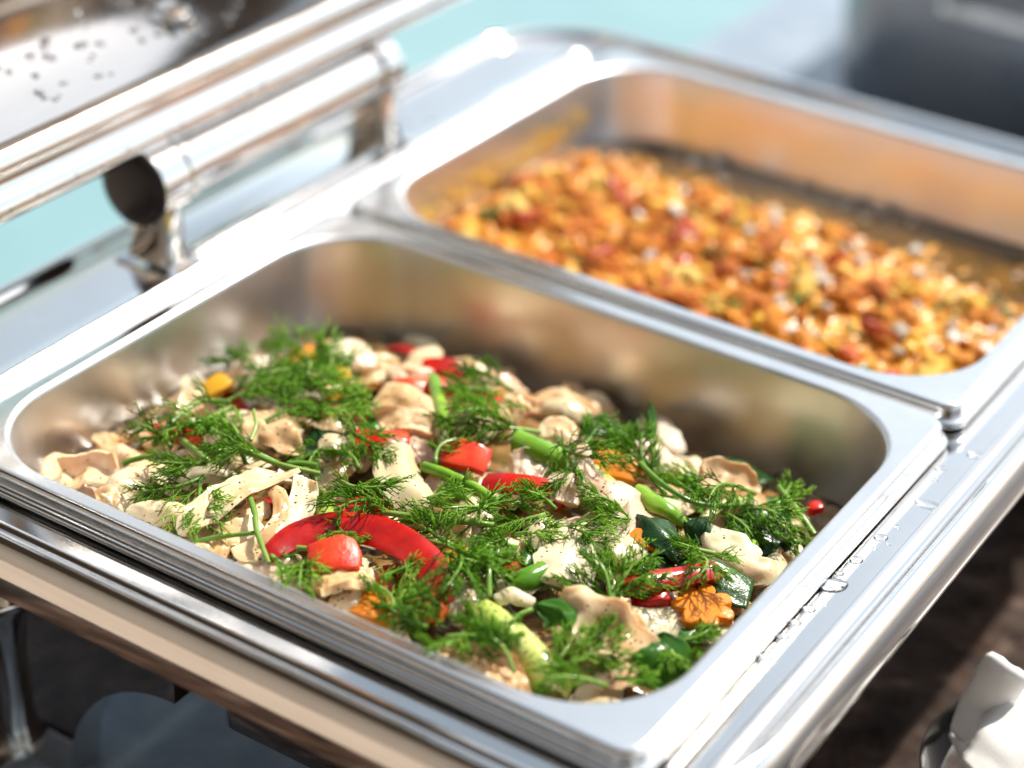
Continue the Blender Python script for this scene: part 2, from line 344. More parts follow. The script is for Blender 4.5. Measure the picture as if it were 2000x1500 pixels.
# ------------------------------------------------------------------ front pan food
def H1(x, y):
    m = max(0, 1 - ((x - .165) / .185) ** 2) * max(0, 1 - ((y - .085) / .165) ** 2)
    return -.043 + .029 * min(1, m * 1.25) ** .8
def inside(x, y, y0, y1, o=.02, r=.045):
    x0, x1, a, b = o, .325 - o, y0 + o, y1 - o
    if not (x0 < x < x1 and a < y < b): return False
    cx = min(max(x, x0 + r), x1 - r); cy = min(max(y, a + r), b - r)
    return (x - cx) ** 2 + (y - cy) ** 2 < r * r
def clampin(p, y0=0., y1=.2638, o=.019, r=.045):
    x0, x1, a, b = o, .325 - o, y0 + o, y1 - o
    x = min(max(p.x, x0), x1); y = min(max(p.y, a), b)
    cx = min(max(x, x0 + r), x1 - r); cy = min(max(y, a + r), b - r)
    d = Vector((x - cx, y - cy))
    if d.length > r: d = d / d.length * r; x, y = cx + d.x, cy + d.y
    return Vector((x, y, p.z))

def bed(name, y0, y1, H, mat, o, nx=120, ny=96, amp=.004, fr=70):
    V = []; F = []; idx = {}
    for i in range(nx + 1):
        for j in range(ny + 1):
            x = .013 + .299 * i / nx; y = y0 + .013 + (y1 - y0 - .026) * j / ny
            p = clampin(Vector((x, y, 0)), y0, y1, .0175, .046)
            z = H(p.x, p.y) + o + amp * (noise.fractal(Vector((x * fr, y * fr, 3)), 1, 2, 3))
            V.append((p.x, p.y, z))
    for i in range(nx):
        for j in range(ny):
            a = i * (ny + 1) + j; F.append((a, a + ny + 1, a + ny + 2, a + 1))
    return mesh(name, V, F, mat)
tag(bed('vegetable_juice', 0, .2638, H1, M['bed'], -.008), 'dark juice and scraps beneath the squid in the front pan', 'sauce', kind='stuff')

def catmull(P, n):
    P = [Vector(p) for p in P]
    Q = [P[0] * 2 - P[1]] + P + [P[-1] * 2 - P[-2]]
    out = []
    for i in range(n):
        t = i / (n - 1) * (len(P) - 1); k = min(int(t), len(P) - 2); t -= k
        a, b, c, d = Q[k:k + 4]
        out.append(.5 * ((2 * b) + (c - a) * t + (2 * a - 5 * b + 4 * c - d) * t * t + (3 * b - a - 3 * c + d) * t ** 3))
    return out
def interp(L, u):
    t = u * (len(L) - 1); k = min(int(t), len(L) - 2); return L[k] + (L[k + 1] - L[k]) * (t - k)
TOC = -CD
def strip_geo(P, W, T, curl=.6, up=None, n=24, m=9, ends=.15, nz=.0006, nf=90, twist=0, ruffle=0, rf=300, seed=0, clamp=True, rag=.18, fold=.10, skew=.35, taper=.45):
    C = catmull(P, n); up = (up or (Vector((0, 0, 1)) * .75 + TOC * .5)).normalized()
    rn = random.Random(seed * 31 + 5); sk0, sk1 = rn.uniform(-skew, skew), rn.uniform(-skew, skew); asym = rn.uniform(-.25, .25)
    sv = Vector((seed * 1.7, seed * 2.3, seed * .9)); closed = abs(curl) > 4; loops = []
    if closed: rag = fold = 0
    for i, c in enumerate(C):
        u = i / (n - 1)
        t = (C[min(i + 1, n - 1)] - C[max(i - 1, 0)]).normalized()
        s = t.cross(up).normalized(); nn = s.cross(t).normalized()
        if twist:
            a = twist * (u - .5); s, nn = s * math.cos(a) + nn * math.sin(a), nn * math.cos(a) - s * math.sin(a)
        e = min(u, 1 - u); er = ends * .5
        k = 1 if er == 0 or e > er else math.sqrt(max(0, 1 - (1 - e / er) ** 2))
        w = interp(W, u) * (.45 + .55 * k); th = T * (.4 + .6 * k) if ends else T
        cu = max(abs(curl), .02); Rr = w / cu; sg = 1 if curl >= 0 else -1
        el = 1 + rag * noise.noise(Vector((u * 4.3, seed * 3.1, 0))) + rag * .6 * noise.noise(Vector((u * 11, seed * 3.1, 4)))
        er_ = 1 + rag * noise.noise(Vector((u * 4.3, seed * 3.1, 9))) + rag * .6 * noise.noise(Vector((u * 11, seed * 3.1, 14)))
        lp = []
        for sgn in (1, -1):
            for jj in range(m):
                j = jj if sgn == 1 else m - 1 - jj
                v = -1 + 2 * j / (m - 1); vv = v * (el if v < 0 else er_)
                a = cu * .5 * vv * (1 + asym * v * (0 if closed else 1)); tk = th * .5 * (1 - taper * abs(v) ** 4)
                rr = Rr + sgn * tk
                p = c + s * (rr * math.sin(a)) + nn * (sg * (rr * math.cos(a) - Rr))
                wv = max(0, 1 - u * 4) * sk0 + max(0, u * 4 - 3) * sk1
                p = p + t * (wv * v * w * .5)
                if fold: p = p + nn * (w * fold * (noise.noise(Vector((u * 2.6, v * 1.1, seed * 2.7))) + .5 * noise.noise(Vector((u * 6, v * 2.2, seed * 2.7)))))
                if nz: p = p + noise.noise_vector(p * nf + sv) * nz + noise.noise_vector(p * nf * 3.1 + sv) * nz * .35
                if ruffle: p = p + nn * (ruffle * abs(v) * math.sin(u * rf + seed) * (1 if v > 0 else .4))
                if clamp and p.z < -.002: p = clampin(p, 0, .2638, .0172, .046)
                lp.append(p)
        loops.append(lp)
    return loft(loops, True, True)
def px_path(pts, H=H1, lift=0.):
    return [at_field(x, y, H, h * .001 + lift) for x, y, h in pts]
NAMED = []   # (world centre, phrase)
cnt_seed = [0]
def piece(name, cat, mat, pts, W, T, curl=.6, label=None, phrase=None, group=None, up=None, lift=.0, **k):
    cnt_seed[0] += 1
    P = px_path(pts, H1, lift + (.0015 if mat not in ('leaf', 'darkleaf') else 0)); W = [x * (.00088 if mat == 'red' else .00104) for x in (W if isinstance(W, (list, tuple)) else [W, W])]
    if mat in ('red', 'redflesh', 'carrot', 'yellow'):
        for kk, vv in dict(taper=.06, rag=.08, fold=.05, nz=.0003, ends=.04, m=7).items(): k.setdefault(kk, vv)
    if mat == 'onion':
        T *= .8
        for kk, vv in dict(taper=.15, ends=.12, fold=.08, nz=.0003, n=28, m=11).items(): k.setdefault(kk, vv)
    if mat.startswith('squid'):
        T *= .74
        if cnt_seed[0] % 3 == 1: curl = -curl * .8
        for kk, vv in dict(rag=.24, fold=.16, taper=.12, nz=.00035, nf=60, n=30, m=13, skew=1.0, ends=.05).items(): k.setdefault(kk, vv)
    V, F = strip_geo(P, W, T * .001, curl, up, seed=cnt_seed[0], **k)
    o = mesh(name, V, F, M[mat], origin='base', sharp=45)
    tag(o, label, cat, group)
    if phrase: NAMED.append((sum(P, Vector()) / len(P), phrase))
    return o
Z = Vector((0, 0, 1))
def leaf(pts, width, up, label, phrase=None, mat='leaf', fold=.35, wav=.10, tip=.6, square=False, tw=.3):
    cnt_seed[0] += 1; sd = cnt_seed[0]; n, m = 22, 13; C = catmull(px_path(pts), n); up = up.normalized(); Vv = []
    for i, c in enumerate(C):
        u = i / (n - 1); t = (C[min(i + 1, n - 1)] - C[max(i - 1, 0)]).normalized(); s = t.cross(up).normalized(); nn = s.cross(t)
        a = tw * (u - .5); s, nn = s * math.cos(a) + nn * math.sin(a), nn * math.cos(a) - s * math.sin(a)
        w = width * .0005 * (1 if square else max(.03, math.sin(math.pi * min(1, max(0, u ** tip))) ** .75))
        for j in range(m):
            v = -1 + 2 * j / (m - 1); ww = w * (1 + .10 * noise.noise(Vector((u * 9, sd * 3.3, 2 if v > 0 else 7))))
            vein = .00018 * abs(math.sin((u * 9 + abs(v) * 2.2) * math.pi)) * (1 - abs(v) * .4)
            p = c + s * (v * ww) + nn * (fold * abs(v) * ww * -.6 + width * .001 * wav * noise.noise(Vector((u * 3, v * 1.6, sd * 2.1))) + vein - (.0003 if j == m // 2 else 0))
            if p.z < -.004: p = clampin(p, 0, .2638, .0175, .046)
            Vv.append(p)
    Ff = [(i * m + j, (i + 1) * m + j, (i + 1) * m + j + 1, i * m + j + 1) for i in range(n - 1) for j in range(m - 1)]
    o = mesh('green_leaf', Vv, Ff, M[mat], origin='base', sharp=60); tag(o, label, 'leaf', LV)
    md = o.modifiers.new('thickness', 'SOLIDIFY'); md.thickness = .00045; md.offset = 0
    if phrase: NAMED.append((C[n // 2], phrase))
def block(name, cat, mat, px, py, h, L, Wd, T, rot, label, phrase=None, group=None, up=None, bend=.03):
    # cut vegetable piece: flat faces, crisp cut edges, slightly bent
    cnt_seed[0] += 1; rn = random.Random(cnt_seed[0] * 7); c = at_field(px, py, H1, h * .001)
    up = (up or (Z + TOC * .3)).normalized(); ex = (CR * math.cos(R(rot)) + CU * math.sin(R(rot))); ex = (ex - up * ex.dot(up)).normalized(); ey = up.cross(ex)
    L, Wd, T = L * .0005, Wd * .0005, T * .0005
    out = [(-1, -.8), (-.35, -1), (.4, -.95), (1, -.75), (1.05, .1), (.85, .8), (.3, 1), (-.4, .9), (-.95, .7), (-1.05, -.1)]
    out = [(x * rn.uniform(.88, 1.1), y * rn.uniform(.88, 1.1)) for x, y in out]
    loops = []
    for z, ins in ((-1, .90), (-.82, 1), (.80, 1), (.95, .95), (1.0, .86), (1.02, .45)):
        loops.append([c + ex * (x * L * ins) + ey * (y * Wd * ins) + up * (z * T - bend * 4 * L * (x * ins) ** 2 + .0003 * noise.noise(Vector((x * 3, y * 3, z)))) for x, y in out])
    V, F = loft(loops, True, True); o = mesh(name, V, F, M[mat], origin='base', sharp=24); tag(o, label, cat, group)
    if phrase: NAMED.append((c, phrase))

# under-layer: onion, squid and leaf scraps filling the pile
rnd = random.Random(11)
k = 0; tries = 0
while k < 125 and tries < 2000:
    tries += 1
    x, y = rnd.uniform(.03, .295), rnd.uniform(.03, .235)
    if not inside(x, y, 0, .2638, .028): continue
    a = rnd.uniform(0, 6.28); L = rnd.uniform(.016, .034); bend = rnd.uniform(-.6, .6)
    kind = rnd.choices(['squid', 'squidtan', 'onion', 'darkleaf', 'red', 'scallion', 'squidpink'], [34, 16, 26, 9, 9, 5, 10])[0]
    z0 = H1(x, y) - .003 + rnd.uniform(-.003, .0015)
    P = []
    for s_ in (-.5, -.17, .17, .5):
        aa = a + bend * s_; xx = x + math.cos(aa) * L * s_; yy = y + math.sin(aa) * L * s_
        P.append(clampin(Vector((xx, yy, z0 + .004 * math.cos(s_ * 3) - .002 + rnd.uniform(-.002, .002))), o=.026))
    up = Vector((rnd.uniform(-.6, .6), rnd.uniform(-.6, .6), 1))
    Wd = {'squid': 14, 'squidtan': 13, 'squidpink': 15, 'onion': 9, 'darkleaf': 14, 'red': 7, 'scallion': 5}[kind] * rnd.uniform(.8, 1.25) * .001
    T = {'squid': 3.2, 'squidtan': 3.2, 'squidpink': 3.5, 'onion': 2, 'darkleaf': .6, 'red': 3, 'scallion': 1.2}[kind] * .001
    cu = {'squid': rnd.uniform(.6, 2.6), 'squidtan': rnd.uniform(.6, 2.4), 'squidpink': 1.4, 'onion': 1.3, 'darkleaf': .8, 'red': .5, 'scallion': 4}[kind]
    V, F = strip_geo(P, [Wd * .75, Wd, Wd, Wd * .7], T * .8, cu * rnd.choice([1, 1, -.8]), up, n=18, m=9, seed=tries, nz=.0004, clamp=True, fold=.16, taper=.15, ends=.06, skew=.9)
    nm, cat, lab, grp = {'squid': ('squid_piece', 'squid', 'cream squid scrap half buried in the front pan pile', 'buried cream squid'),
                         'squidtan': ('squid_piece', 'squid', 'browned squid scrap half buried in the front pan pile', 'buried browned squid'),
                         'squidpink': ('squid_piece', 'squid', 'pinkish squid scrap half buried in the front pan pile', 'buried pink squid'),
                         'onion': ('onion_slice', 'onion', 'thin onion slice half buried in the front pan pile', 'buried onion'),
                         'darkleaf': ('green_leaf', 'leaf', 'dark leaf scrap half buried in the front pan pile', 'buried dark leaves'),
                         'red': ('red_pepper_strip', 'red pepper', 'short red pepper scrap half buried in the front pan pile', 'buried red pepper'),
                         'scallion': ('scallion_piece', 'scallion', 'short green scallion scrap half buried in the front pan pile', 'buried scallion')}[kind]
    zn = 'left end' if x < .09 else 'right end' if x > .24 else 'front rim side' if y < .09 else 'back wall side' if y > .17 else 'centre'
    tag(mesh(nm, V, F, M[kind], origin='base', sharp=45), lab + ', ' + zn, cat, grp); k += 1

SQ = 'squid pieces on top of the pile'; ON = 'onion pieces on top of the pile'; RP = 'red pepper on top of the pile'
CA = 'carrot and yellow pepper pieces'; LK = 'leek and scallion pieces'; LV = 'green leaves in the stir fry'
# --- squid
piece('squid_piece', 'squid', 'squid', [(345, 1040, 5), (400, 1000, 8), (470, 955, 9), (545, 925, 9)], [9, 17, 18, 13], 3, 1.9, 'long peppered squid roll near the left front rim', 'long peppered squid roll', SQ, up=Z * .8 + TOC * .5 - CR * .3)
piece('squid_piece', 'squid', 'squid', [(250, 992, 4), (300, 992, 5), (370, 1000, 4)], [5, 9, 9], 4, 1.6, 'small peppered squid finger with pointed tip at the left front rim', 'pointed squid finger', SQ, ends=.8)
piece('squid_piece', 'squid', 'squid', [(215, 985, 3), (250, 940, 6), (300, 905, 6)], [12, 15, 12], 3.5, 1.4, 'knobbly squid piece left of the dill beside the front rim', 'knobbly squid at the left', SQ, nz=.0008)
piece('squid_piece', 'squid', 'squidtan', [(130, 940, 1), (180, 925, 3), (235, 935, 2)], [16, 20, 17], 2.6, 2.6, 'tan squid tube lying in the left corner of the front pan', 'tan squid tube', SQ)
piece('squid_piece', 'squid', 'squidtan', [(45, 925, -2), (95, 915, 2), (140, 935, -1)], [18, 24, 20], 3, 2.2, 'smooth tan squid piece farthest left in the front pan', None, SQ)
piece('squid_piece', 'squid', 'squidtan', [(190, 975, 3), (215, 970, 4), (235, 985, 2)], [8, 10, 7], 5, 1.2, 'little browned squid nub against the left front rim', None, SQ)
piece('squid_piece', 'squid', 'squid', [(470, 1095, 3), (540, 1060, 5), (585, 1000, 8), (600, 935, 12)], [10, 13, 12, 9], 2.6, .7, 'upright cream squid strip with frayed edge left of the big red pepper', 'frayed squid strip', SQ, ruffle=.0012, rf=40)
piece('squid_piece', 'squid', 'squidtan', [(500, 1065, 6), (530, 1040, 8), (548, 1000, 9), (540, 965, 10), (520, 950, 9)], [4, 6, 6, 6, 4], 3, .8, 'curled squid tentacle with purple speckled edge', 'curled squid tentacle', SQ, ends=.9)
piece('squid_piece', 'squid', 'squid', [(420, 1050, 3), (470, 1020, 5), (525, 985, 5)], [8, 11, 10], 3.5, 1.4, 'narrow squid finger tucked under the long peppered roll', None, SQ)
piece('squid_piece', 'squid', 'squid', [(410, 1075, 3), (460, 1050, 5), (510, 1025, 5)], [8, 11, 9], 3.5, 1.2, 'peppered squid finger under the thin dill stem', 'squid under the thin stem', SQ)
piece('squid_piece', 'squid', 'squid', [(385, 1070, 2), (420, 1080, 3), (445, 1090, 2)], [11, 14, 10], 5, 1, 'crumbly yellowish squid bit at the front rim below the dill stem', None, SQ, nz=.0008)
piece('squid_piece', 'squid', 'squidpink', [(450, 1110, 0), (530, 1120, 1), (600, 1150, 0)], [14, 18, 14], 4, .9, 'flat pink squid piece in front of the big red pepper', None, SQ)
piece('squid_piece', 'squid', 'squid', [(610, 1150, 4), (660, 1135, 7), (730, 1130, 6)], [12, 17, 12], 5, 1.8, 'glossy white squid roll in front of the red pepper block', 'glossy white squid roll', SQ, up=Z)
piece('squid_piece', 'squid', 'squidtan', [(640, 1175, 3), (690, 1180, 4), (740, 1190, 3)], [11, 14, 10], 4, 1.4, 'browned squid end at the front rim beside the orange carrot bit', None, SQ)
piece('squid_piece', 'squid', 'squid', [(725, 790, 4), (770, 775, 8), (815, 790, 7), (850, 820, 4)], [13, 18, 16, 10], 5, 1.8, 'thick squid piece with golden edge left of the pale green stem', 'thick golden edged squid', SQ, nz=.0008)
piece('squid_piece', 'squid', 'squidtan', [(740, 835, 2), (790, 825, 4), (850, 840, 2)], [11, 14, 11], 5, 1.4, 'tan squid lump directly below the golden edged squid', None, SQ)
piece('squid_piece', 'squid', 'squidpink', [(1140, 865, 12), (1140, 920, 10), (1180, 965, 9), (1250, 1010, 6), (1320, 1040, 3)], [4, 9, 17, 24, 18], 3.5, 1.1, 'large pink squid body narrowing to an upright tip', 'large pink squid', SQ, up=Z + TOC * .4)
piece('squid_piece', 'squid', 'squidpink', [(1100, 985, 4), (1110, 950, 8), (1145, 950, 7)], [13, 19, 13], 6, 2.2, 'round pink squid bulb left of the large pink squid', 'pink squid bulb', SQ)
piece('squid_piece', 'squid', 'squidpink', [(1130, 1010, 1), (1200, 1045, 3), (1270, 1060, 1)], [20, 26, 18], 4, .9, 'broad pink squid sheet beneath the large pink squid', None, SQ)
piece('squid_piece', 'squid', 'squidpink', [(1235, 920, 3), (1265, 890, 8), (1310, 920, 3)], [14, 20, 14], 5, 1.6, 'smooth rounded pink squid piece at the back right', 'rounded pink squid at the back', SQ)
piece('squid_piece', 'squid', 'squid', [(1370, 1050, 4), (1430, 1080, 6), (1480, 1110, 6), (1500, 1090, 9)], [15, 20, 15, 5], 3, .9, 'wide squid sheet with hooked end by the right rim', 'hooked squid sheet', SQ)
piece('squid_piece', 'squid', 'squid', [(1080, 1190, 5), (1140, 1205, 8), (1200, 1245, 8), (1250, 1275, 5)], [16, 23, 25, 15], 5, 1.5, 'big lumpy white squid piece in the front right corner', 'big lumpy squid', SQ, nz=.0008)
piece('squid_piece', 'squid', 'squid', [(1200, 1195, 10), (1235, 1205, 11), (1258, 1225, 9)], [5, 7, 5], 3, .8, 'small squid flap rising from the big lumpy squid', None, SQ)
piece('squid_piece', 'squid', 'squidpink', [(1140, 1290, 2), (1190, 1300, 3), (1250, 1290, 2)], [14, 18, 14], 4, 1.1, 'pale squid piece between the front leaf and the leek', None, SQ)
piece('squid_piece', 'squid', 'squidtan', [(865, 1265, 3), (920, 1285, 5), (980, 1315, 4), (1030, 1335, 2)], [13, 18, 18, 12], 5, 1.3, 'scored golden squid along the front rim under dill', 'scored golden squid', SQ, ruffle=.0015, rf=60, nz=.0008)
piece('squid_piece', 'squid', 'squidtan', [(1000, 810, 3), (1015, 785, 8), (1030, 775, 10)], [10, 12, 9], 3.5, .7, 'toasted squid piece with pointed corners at the back', 'toasted pointed squid', SQ, nz=.0008)
piece('squid_piece', 'squid', 'squidtan', [(1065, 860, 3), (1090, 835, 8), (1130, 870, 4)], [9, 13, 9], 3.5, .9, 'toasted squid piece right of the green scallion', 'toasted squid by the scallion', SQ, nz=.0008)
piece('squid_piece', 'squid', 'squid', [(400, 830, 2), (370, 800, 7), (360, 765, 12)], [14, 11, 3], 3, .8, 'pointed squid tip sticking up at the back left', 'pointed squid tip', SQ, ends=.9)
piece('squid_piece', 'squid', 'squidtan', [(480, 825, 3), (530, 835, 7), (590, 860, 4)], [15, 20, 14], 3.5, 1.2, 'tan squid sheet behind the left dill clump', 'tan squid sheet', SQ)
piece('squid_piece', 'squid', 'squid', [(455, 850, 4), (490, 840, 7), (520, 850, 5)], [12, 15, 10], 4, 1.3, 'bright cream squid piece inside the left dill clump', None, SQ)
piece('squid_piece', 'squid', 'squidpink', [(430, 750, 0), (480, 735, 4), (520, 750, 1)], [14, 18, 14], 4, 1.2, 'blurred squid piece at the far left back', None, SQ)
piece('squid_piece', 'squid', 'squidpink', [(650, 720, 0), (680, 690, 5), (705, 720, 1)], [12, 15, 11], 4, 1, 'pale squid piece standing at the back beside the yellow pepper', None, SQ)
piece('squid_piece', 'squid', 'squidpink', [(760, 745, 1), (800, 730, 4), (840, 745, 1)], [12, 15, 11], 4, 1.2, 'pink squid piece at the back just below the far red pepper', None, SQ)
piece('squid_piece', 'squid', 'squidtan', [(1360, 960, 1), (1400, 940, 5), (1440, 950, 4), (1480, 980, 0)], [10, 17, 17, 10], 3, 1.8, 'ridged tan squid fan near the dark leaves at the right', 'ridged tan squid fan', SQ, ruffle=.0015, rf=30)
piece('squid_piece', 'squid', 'squidpink', [(830, 940, 3), (860, 945, 5), (890, 965, 3)], [11, 14, 10], 5, 1.4, 'small pink squid knob right of the white onion wedge', None, SQ)
piece('squid_piece', 'squid', 'squid', [(900, 1010, 2), (930, 985, 5), (950, 960, 4)], [9, 12, 9], 4, 1.2, 'cream squid bit under the centre dill', None, SQ, nz=.0008)
piece('squid_piece', 'squid', 'squidpink', [(1000, 910, 2), (1040, 905, 4), (1070, 925, 2)], [13, 17, 12], 4, 1, 'pink squid piece below the bright green scallion', None, SQ)
piece('squid_piece', 'squid', 'squid', [(950, 1100, 2), (990, 1080, 4), (1040, 1075, 2)], [13, 17, 12], 3.5, .8, 'peppered squid sheet left of the pointed onion leaf', None, SQ)
# --- onion
piece('onion_slice', 'onion', 'onion', [(775, 862, 7), (765, 905, 8), (785, 955, 7), (835, 995, 4)], [10, 18, 18, 12], 3, 1.3, 'thick white onion wedge with green end in the middle', 'thick white onion wedge', ON)
piece('onion_slice', 'onion', 'onion', [(1105, 1030, 10), (1110, 1080, 9), (1100, 1150, 5)], [12, 21, 25], 2.5, .5, 'flat pointed onion leaf standing in the middle right', 'flat pointed onion leaf', ON, up=TOC + Z * .2, ends=.1)
piece('onion_slice', 'onion', 'onion', [(1075, 1015, 11), (1058, 1045, 9), (1070, 1090, 6)], [6, 11, 7], 2, 1.2, 'curved onion petal behind the flat pointed onion leaf', None, ON, up=TOC, ends=.9)
piece('onion_slice', 'onion', 'onion', [(1120, 1160, 4), (1180, 1195, 5), (1250, 1205, 4), (1330, 1195, 2)], [7, 11, 12, 8], 2.2, 1.6, 'long curved onion slice under the red pepper stick', 'long curved onion slice', ON)
piece('onion_slice', 'onion', 'onion', [(1230, 1225, 1), (1300, 1225, 2), (1370, 1200, 1)], [8, 11, 8], 2.2, 1.4, 'second onion slice below the long curved one', None, ON)
piece('onion_slice', 'onion', 'onion', [(930, 1085, 3), (965, 1125, 4), (1010, 1145, 4), (1060, 1130, 3)], [6, 9, 9, 6], 2, 1.5, 'curved onion slice below the centre dill stem', 'curved onion by the dill stem', ON)
piece('onion_slice', 'onion', 'onion', [(870, 1190, 2), (905, 1170, 4), (950, 1180, 3)], [10, 15, 11], 2.5, 1.5, 'peppered onion piece behind the cut leek end', None, ON)
piece('onion_slice', 'onion', 'onion', [(965, 1172, 5), (1000, 1160, 7), (1045, 1178, 4)], [4, 6, 4], 2, 1.2, 'small glossy onion nub right of the cut leek end', None, ON)
piece('onion_slice', 'onion', 'onion', [(625, 885, 6), (650, 865, 9), (685, 880, 5)], [9, 13, 8], 2.5, 1.1, 'white onion piece right of the left dill clump', 'white onion by the left dill', ON)
piece('onion_slice', 'onion', 'onion', [(1190, 1080, 4), (1230, 1070, 5), (1265, 1080, 4)], [11, 14, 10], 2.5, 1.4, 'glassy onion piece behind the upright dill fork', None, ON)
piece('onion_slice', 'onion', 'onion', [(1200, 960, 5), (1260, 985, 6), (1340, 990, 3)], [10, 13, 9], 2.4, 1.2, 'pale onion stalk lying on the large pink squid', 'pale onion stalk', ON)
piece('onion_slice', 'onion', 'onion', [(1470, 1130, 1), (1500, 1115, 2), (1525, 1085, 1)], [7, 9, 7], 2.2, 1.4, 'small onion slice wedged against the right wall', None, ON)
piece('onion_slice', 'onion', 'onion', [(1060, 790, -2), (1110, 795, 1), (1150, 815, -2)], [8, 11, 8], 2.2, 1.4, 'onion slice lying in shade along the back wall', None, ON)
piece('onion_slice', 'onion', 'onion', [(1370, 1245, 2), (1395, 1230, 3), (1420, 1205, 1)], [8, 10, 7], 2.2, 1.2, 'onion slice between the carrot flower and right front corner', None, ON)
# --- red pepper
piece('red_pepper_strip', 'red pepper', 'red', [(520, 1092, 6), (570, 1052, 8), (640, 1032, 9), (710, 1035, 9), (780, 1058, 9), (835, 1098, 8), (862, 1145, 6), (866, 1185, 3)], [7, 11, 13, 14, 14, 13, 11, 7], 4.2, .7, 'large curved red pepper strip at the left front', 'large curved red pepper', RP, n=34)
block('red_pepper_piece', 'red pepper', 'redflesh', 655, 1092, 11, 20, 15, 10, 5, 'chunky orange red pepper block inside the large curved strip', 'chunky red pepper block', RP, Z + TOC * .5, .05)
piece('red_pepper_strip', 'red pepper', 'red', [(1205, 1150, 6), (1260, 1140, 8), (1330, 1130, 8), (1408, 1113, 9)], [7, 8, 8, 9], 6, .4, 'straight red pepper stick at the right', 'straight red pepper stick', RP, ends=.15)
block('red_pepper_piece', 'red pepper', 'red', 1270, 1166, 5, 15, 10, 7, 10, 'red pepper wedge below the straight red stick', None, RP, Z + TOC * .4, .05)
piece('red_pepper_strip', 'red pepper', 'red', [(300, 838, 6), (340, 850, 7), (392, 868, 5)], [7, 8, 7], 4, .7, 'short red pepper strip poking from the left dill clump', 'short red pepper at the left', RP)
block('red_pepper_piece', 'red pepper', 'red', 912, 890, 8, 19, 14, 4, -20, 'shiny folded red pepper piece in the middle', 'shiny folded red pepper', RP, Z + TOC * .7, .05)
piece('red_pepper_strip', 'red pepper', 'red', [(940, 945, 3), (1000, 948, 5), (1060, 960, 5), (1100, 990, 3)], [8, 9, 10, 8], 4, .7, 'red pepper strip leading into the pink squid bulb', 'red pepper beside the pink bulb', RP)
piece('red_pepper_strip', 'red pepper', 'red', [(690, 855, 2), (740, 862, 4), (800, 858, 2)], [8, 10, 8], 4, .8, 'red pepper strip behind the thick white onion wedge', None, RP)
block('red_pepper_piece', 'red pepper', 'red', 862, 716, 3, 17, 9, 4, -5, 'red pepper piece farthest back against the wall', 'far red pepper', RP, Z + TOC * .5, .03)
piece('red_pepper_piece', 'red pepper', 'redflesh', [(770, 755, 4), (810, 755, 5), (880, 755, 3)], [8, 10, 8], 4, .7, 'bright red pepper strip behind the golden edged squid', None, RP)
piece('red_pepper_piece', 'red pepper', 'red', [(660, 1010, 2), (710, 995, 3), (760, 1005, 2)], [9, 12, 9], 4, .8, 'dark red pepper strip behind the large curved one', None, RP)
block('red_pepper_piece', 'red pepper', 'red', 1592, 992, 5, 6, 5, 4, 30, 'tiny red pepper bit near the right wall', None, RP)
piece('red_pepper_piece', 'red pepper', 'redflesh', [(830, 1160, 2), (850, 1180, 3), (880, 1195, 1)], [10, 12, 9], 4, .8, 'orange red pepper end under the front dill', None, RP)
piece('red_pepper_strip', 'red pepper', 'red', [(990, 1120, 1), (1015, 1105, 2), (1040, 1100, 1)], [7, 8, 6], 4, .6, 'red pepper bit under the bent green scallion', None, RP)
# --- carrot, yellow pepper
def flower(px, py, h, rad, T, nrm, label, phrase, spin=0):
    c = at_field(px, py, H1, h * .001); nrm = nrm.normalized(); s = nrm.cross(Vector((.3, .9, .1))).normalized(); t = nrm.cross(s)
    loops = []
    for off, ins in ((-T / 2, .0008), (-T / 2 + .0006, 0), (T / 2 - .0006, 0), (T / 2, .0008)):
        l = []
        for i in range(70):
            a = 2 * math.pi * i / 70; q = rad * (.66 + .36 * abs(math.cos(a * 3.5 + spin)) ** .7) - ins
            l.append(c + s * (q * math.cos(a)) + t * (q * math.sin(a)) + nrm * (off + .0004 * noise.noise(Vector((a * 3, off * 100, 1)))))
        loops.append(l)
    # centre vertices for a slightly dished face
    V, F = loft(loops, True, True)
    o = mesh('carrot_slice', V, F, M['carrot'], origin='base', sharp=40); tag(o, label, 'carrot', CA)
    if phrase: NAMED.append((c, phrase))
flower(1372, 1190, 5, .0118, .0055, Z + TOC * .12 + CR * .05, 'flower cut orange carrot slice near the right front rim', 'carrot flower')
block('carrot_slice', 'carrot', 'carrot', 1203, 910, 9, 20, 13, 4, -25, 'bright orange carrot slice behind the large pink squid', 'bright carrot at the back', CA, Z + TOC * .8)
block('carrot_slice', 'carrot', 'carrot', 735, 1185, 5, 17, 13, 5, -20, 'orange carrot piece under dill at the front rim', 'front carrot piece', CA)
block('carrot_slice', 'carrot', 'carrot', 1258, 1055, 7, 11, 8, 4, -40, 'small orange carrot bit beneath the dark folded leaf', None, CA)
block('yellow_pepper_piece', 'yellow pepper', 'yellow', 424, 752, 6, 12, 9, 4, 40, 'yellow pepper piece at the back left with dark edge', 'yellow pepper at the back left', CA, Z + TOC * .7)
block('yellow_pepper_piece', 'yellow pepper', 'yellow', 658, 730, 5, 12, 9, 4, -30, 'yellow pepper piece at the back amid dill', None, CA, Z + TOC * .7)
block('yellow_pepper_piece', 'yellow pepper', 'yellow', 656, 774, 4, 8, 6, 4, 20, 'small yellow pepper bit just below the larger yellow one', None, CA, Z + TOC * .7)
block('yellow_pepper_piece', 'yellow pepper', 'yellow', 893, 1088, 3, 12, 9, 4, 10, 'yellow pepper bit right of the large curved red pepper', None, CA, Z + TOC * .7)
block('carrot_slice', 'carrot', 'carrot', 595, 694, 1, 14, 10, 4, 10, 'orange carrot piece in shade by the back wall', None, CA)
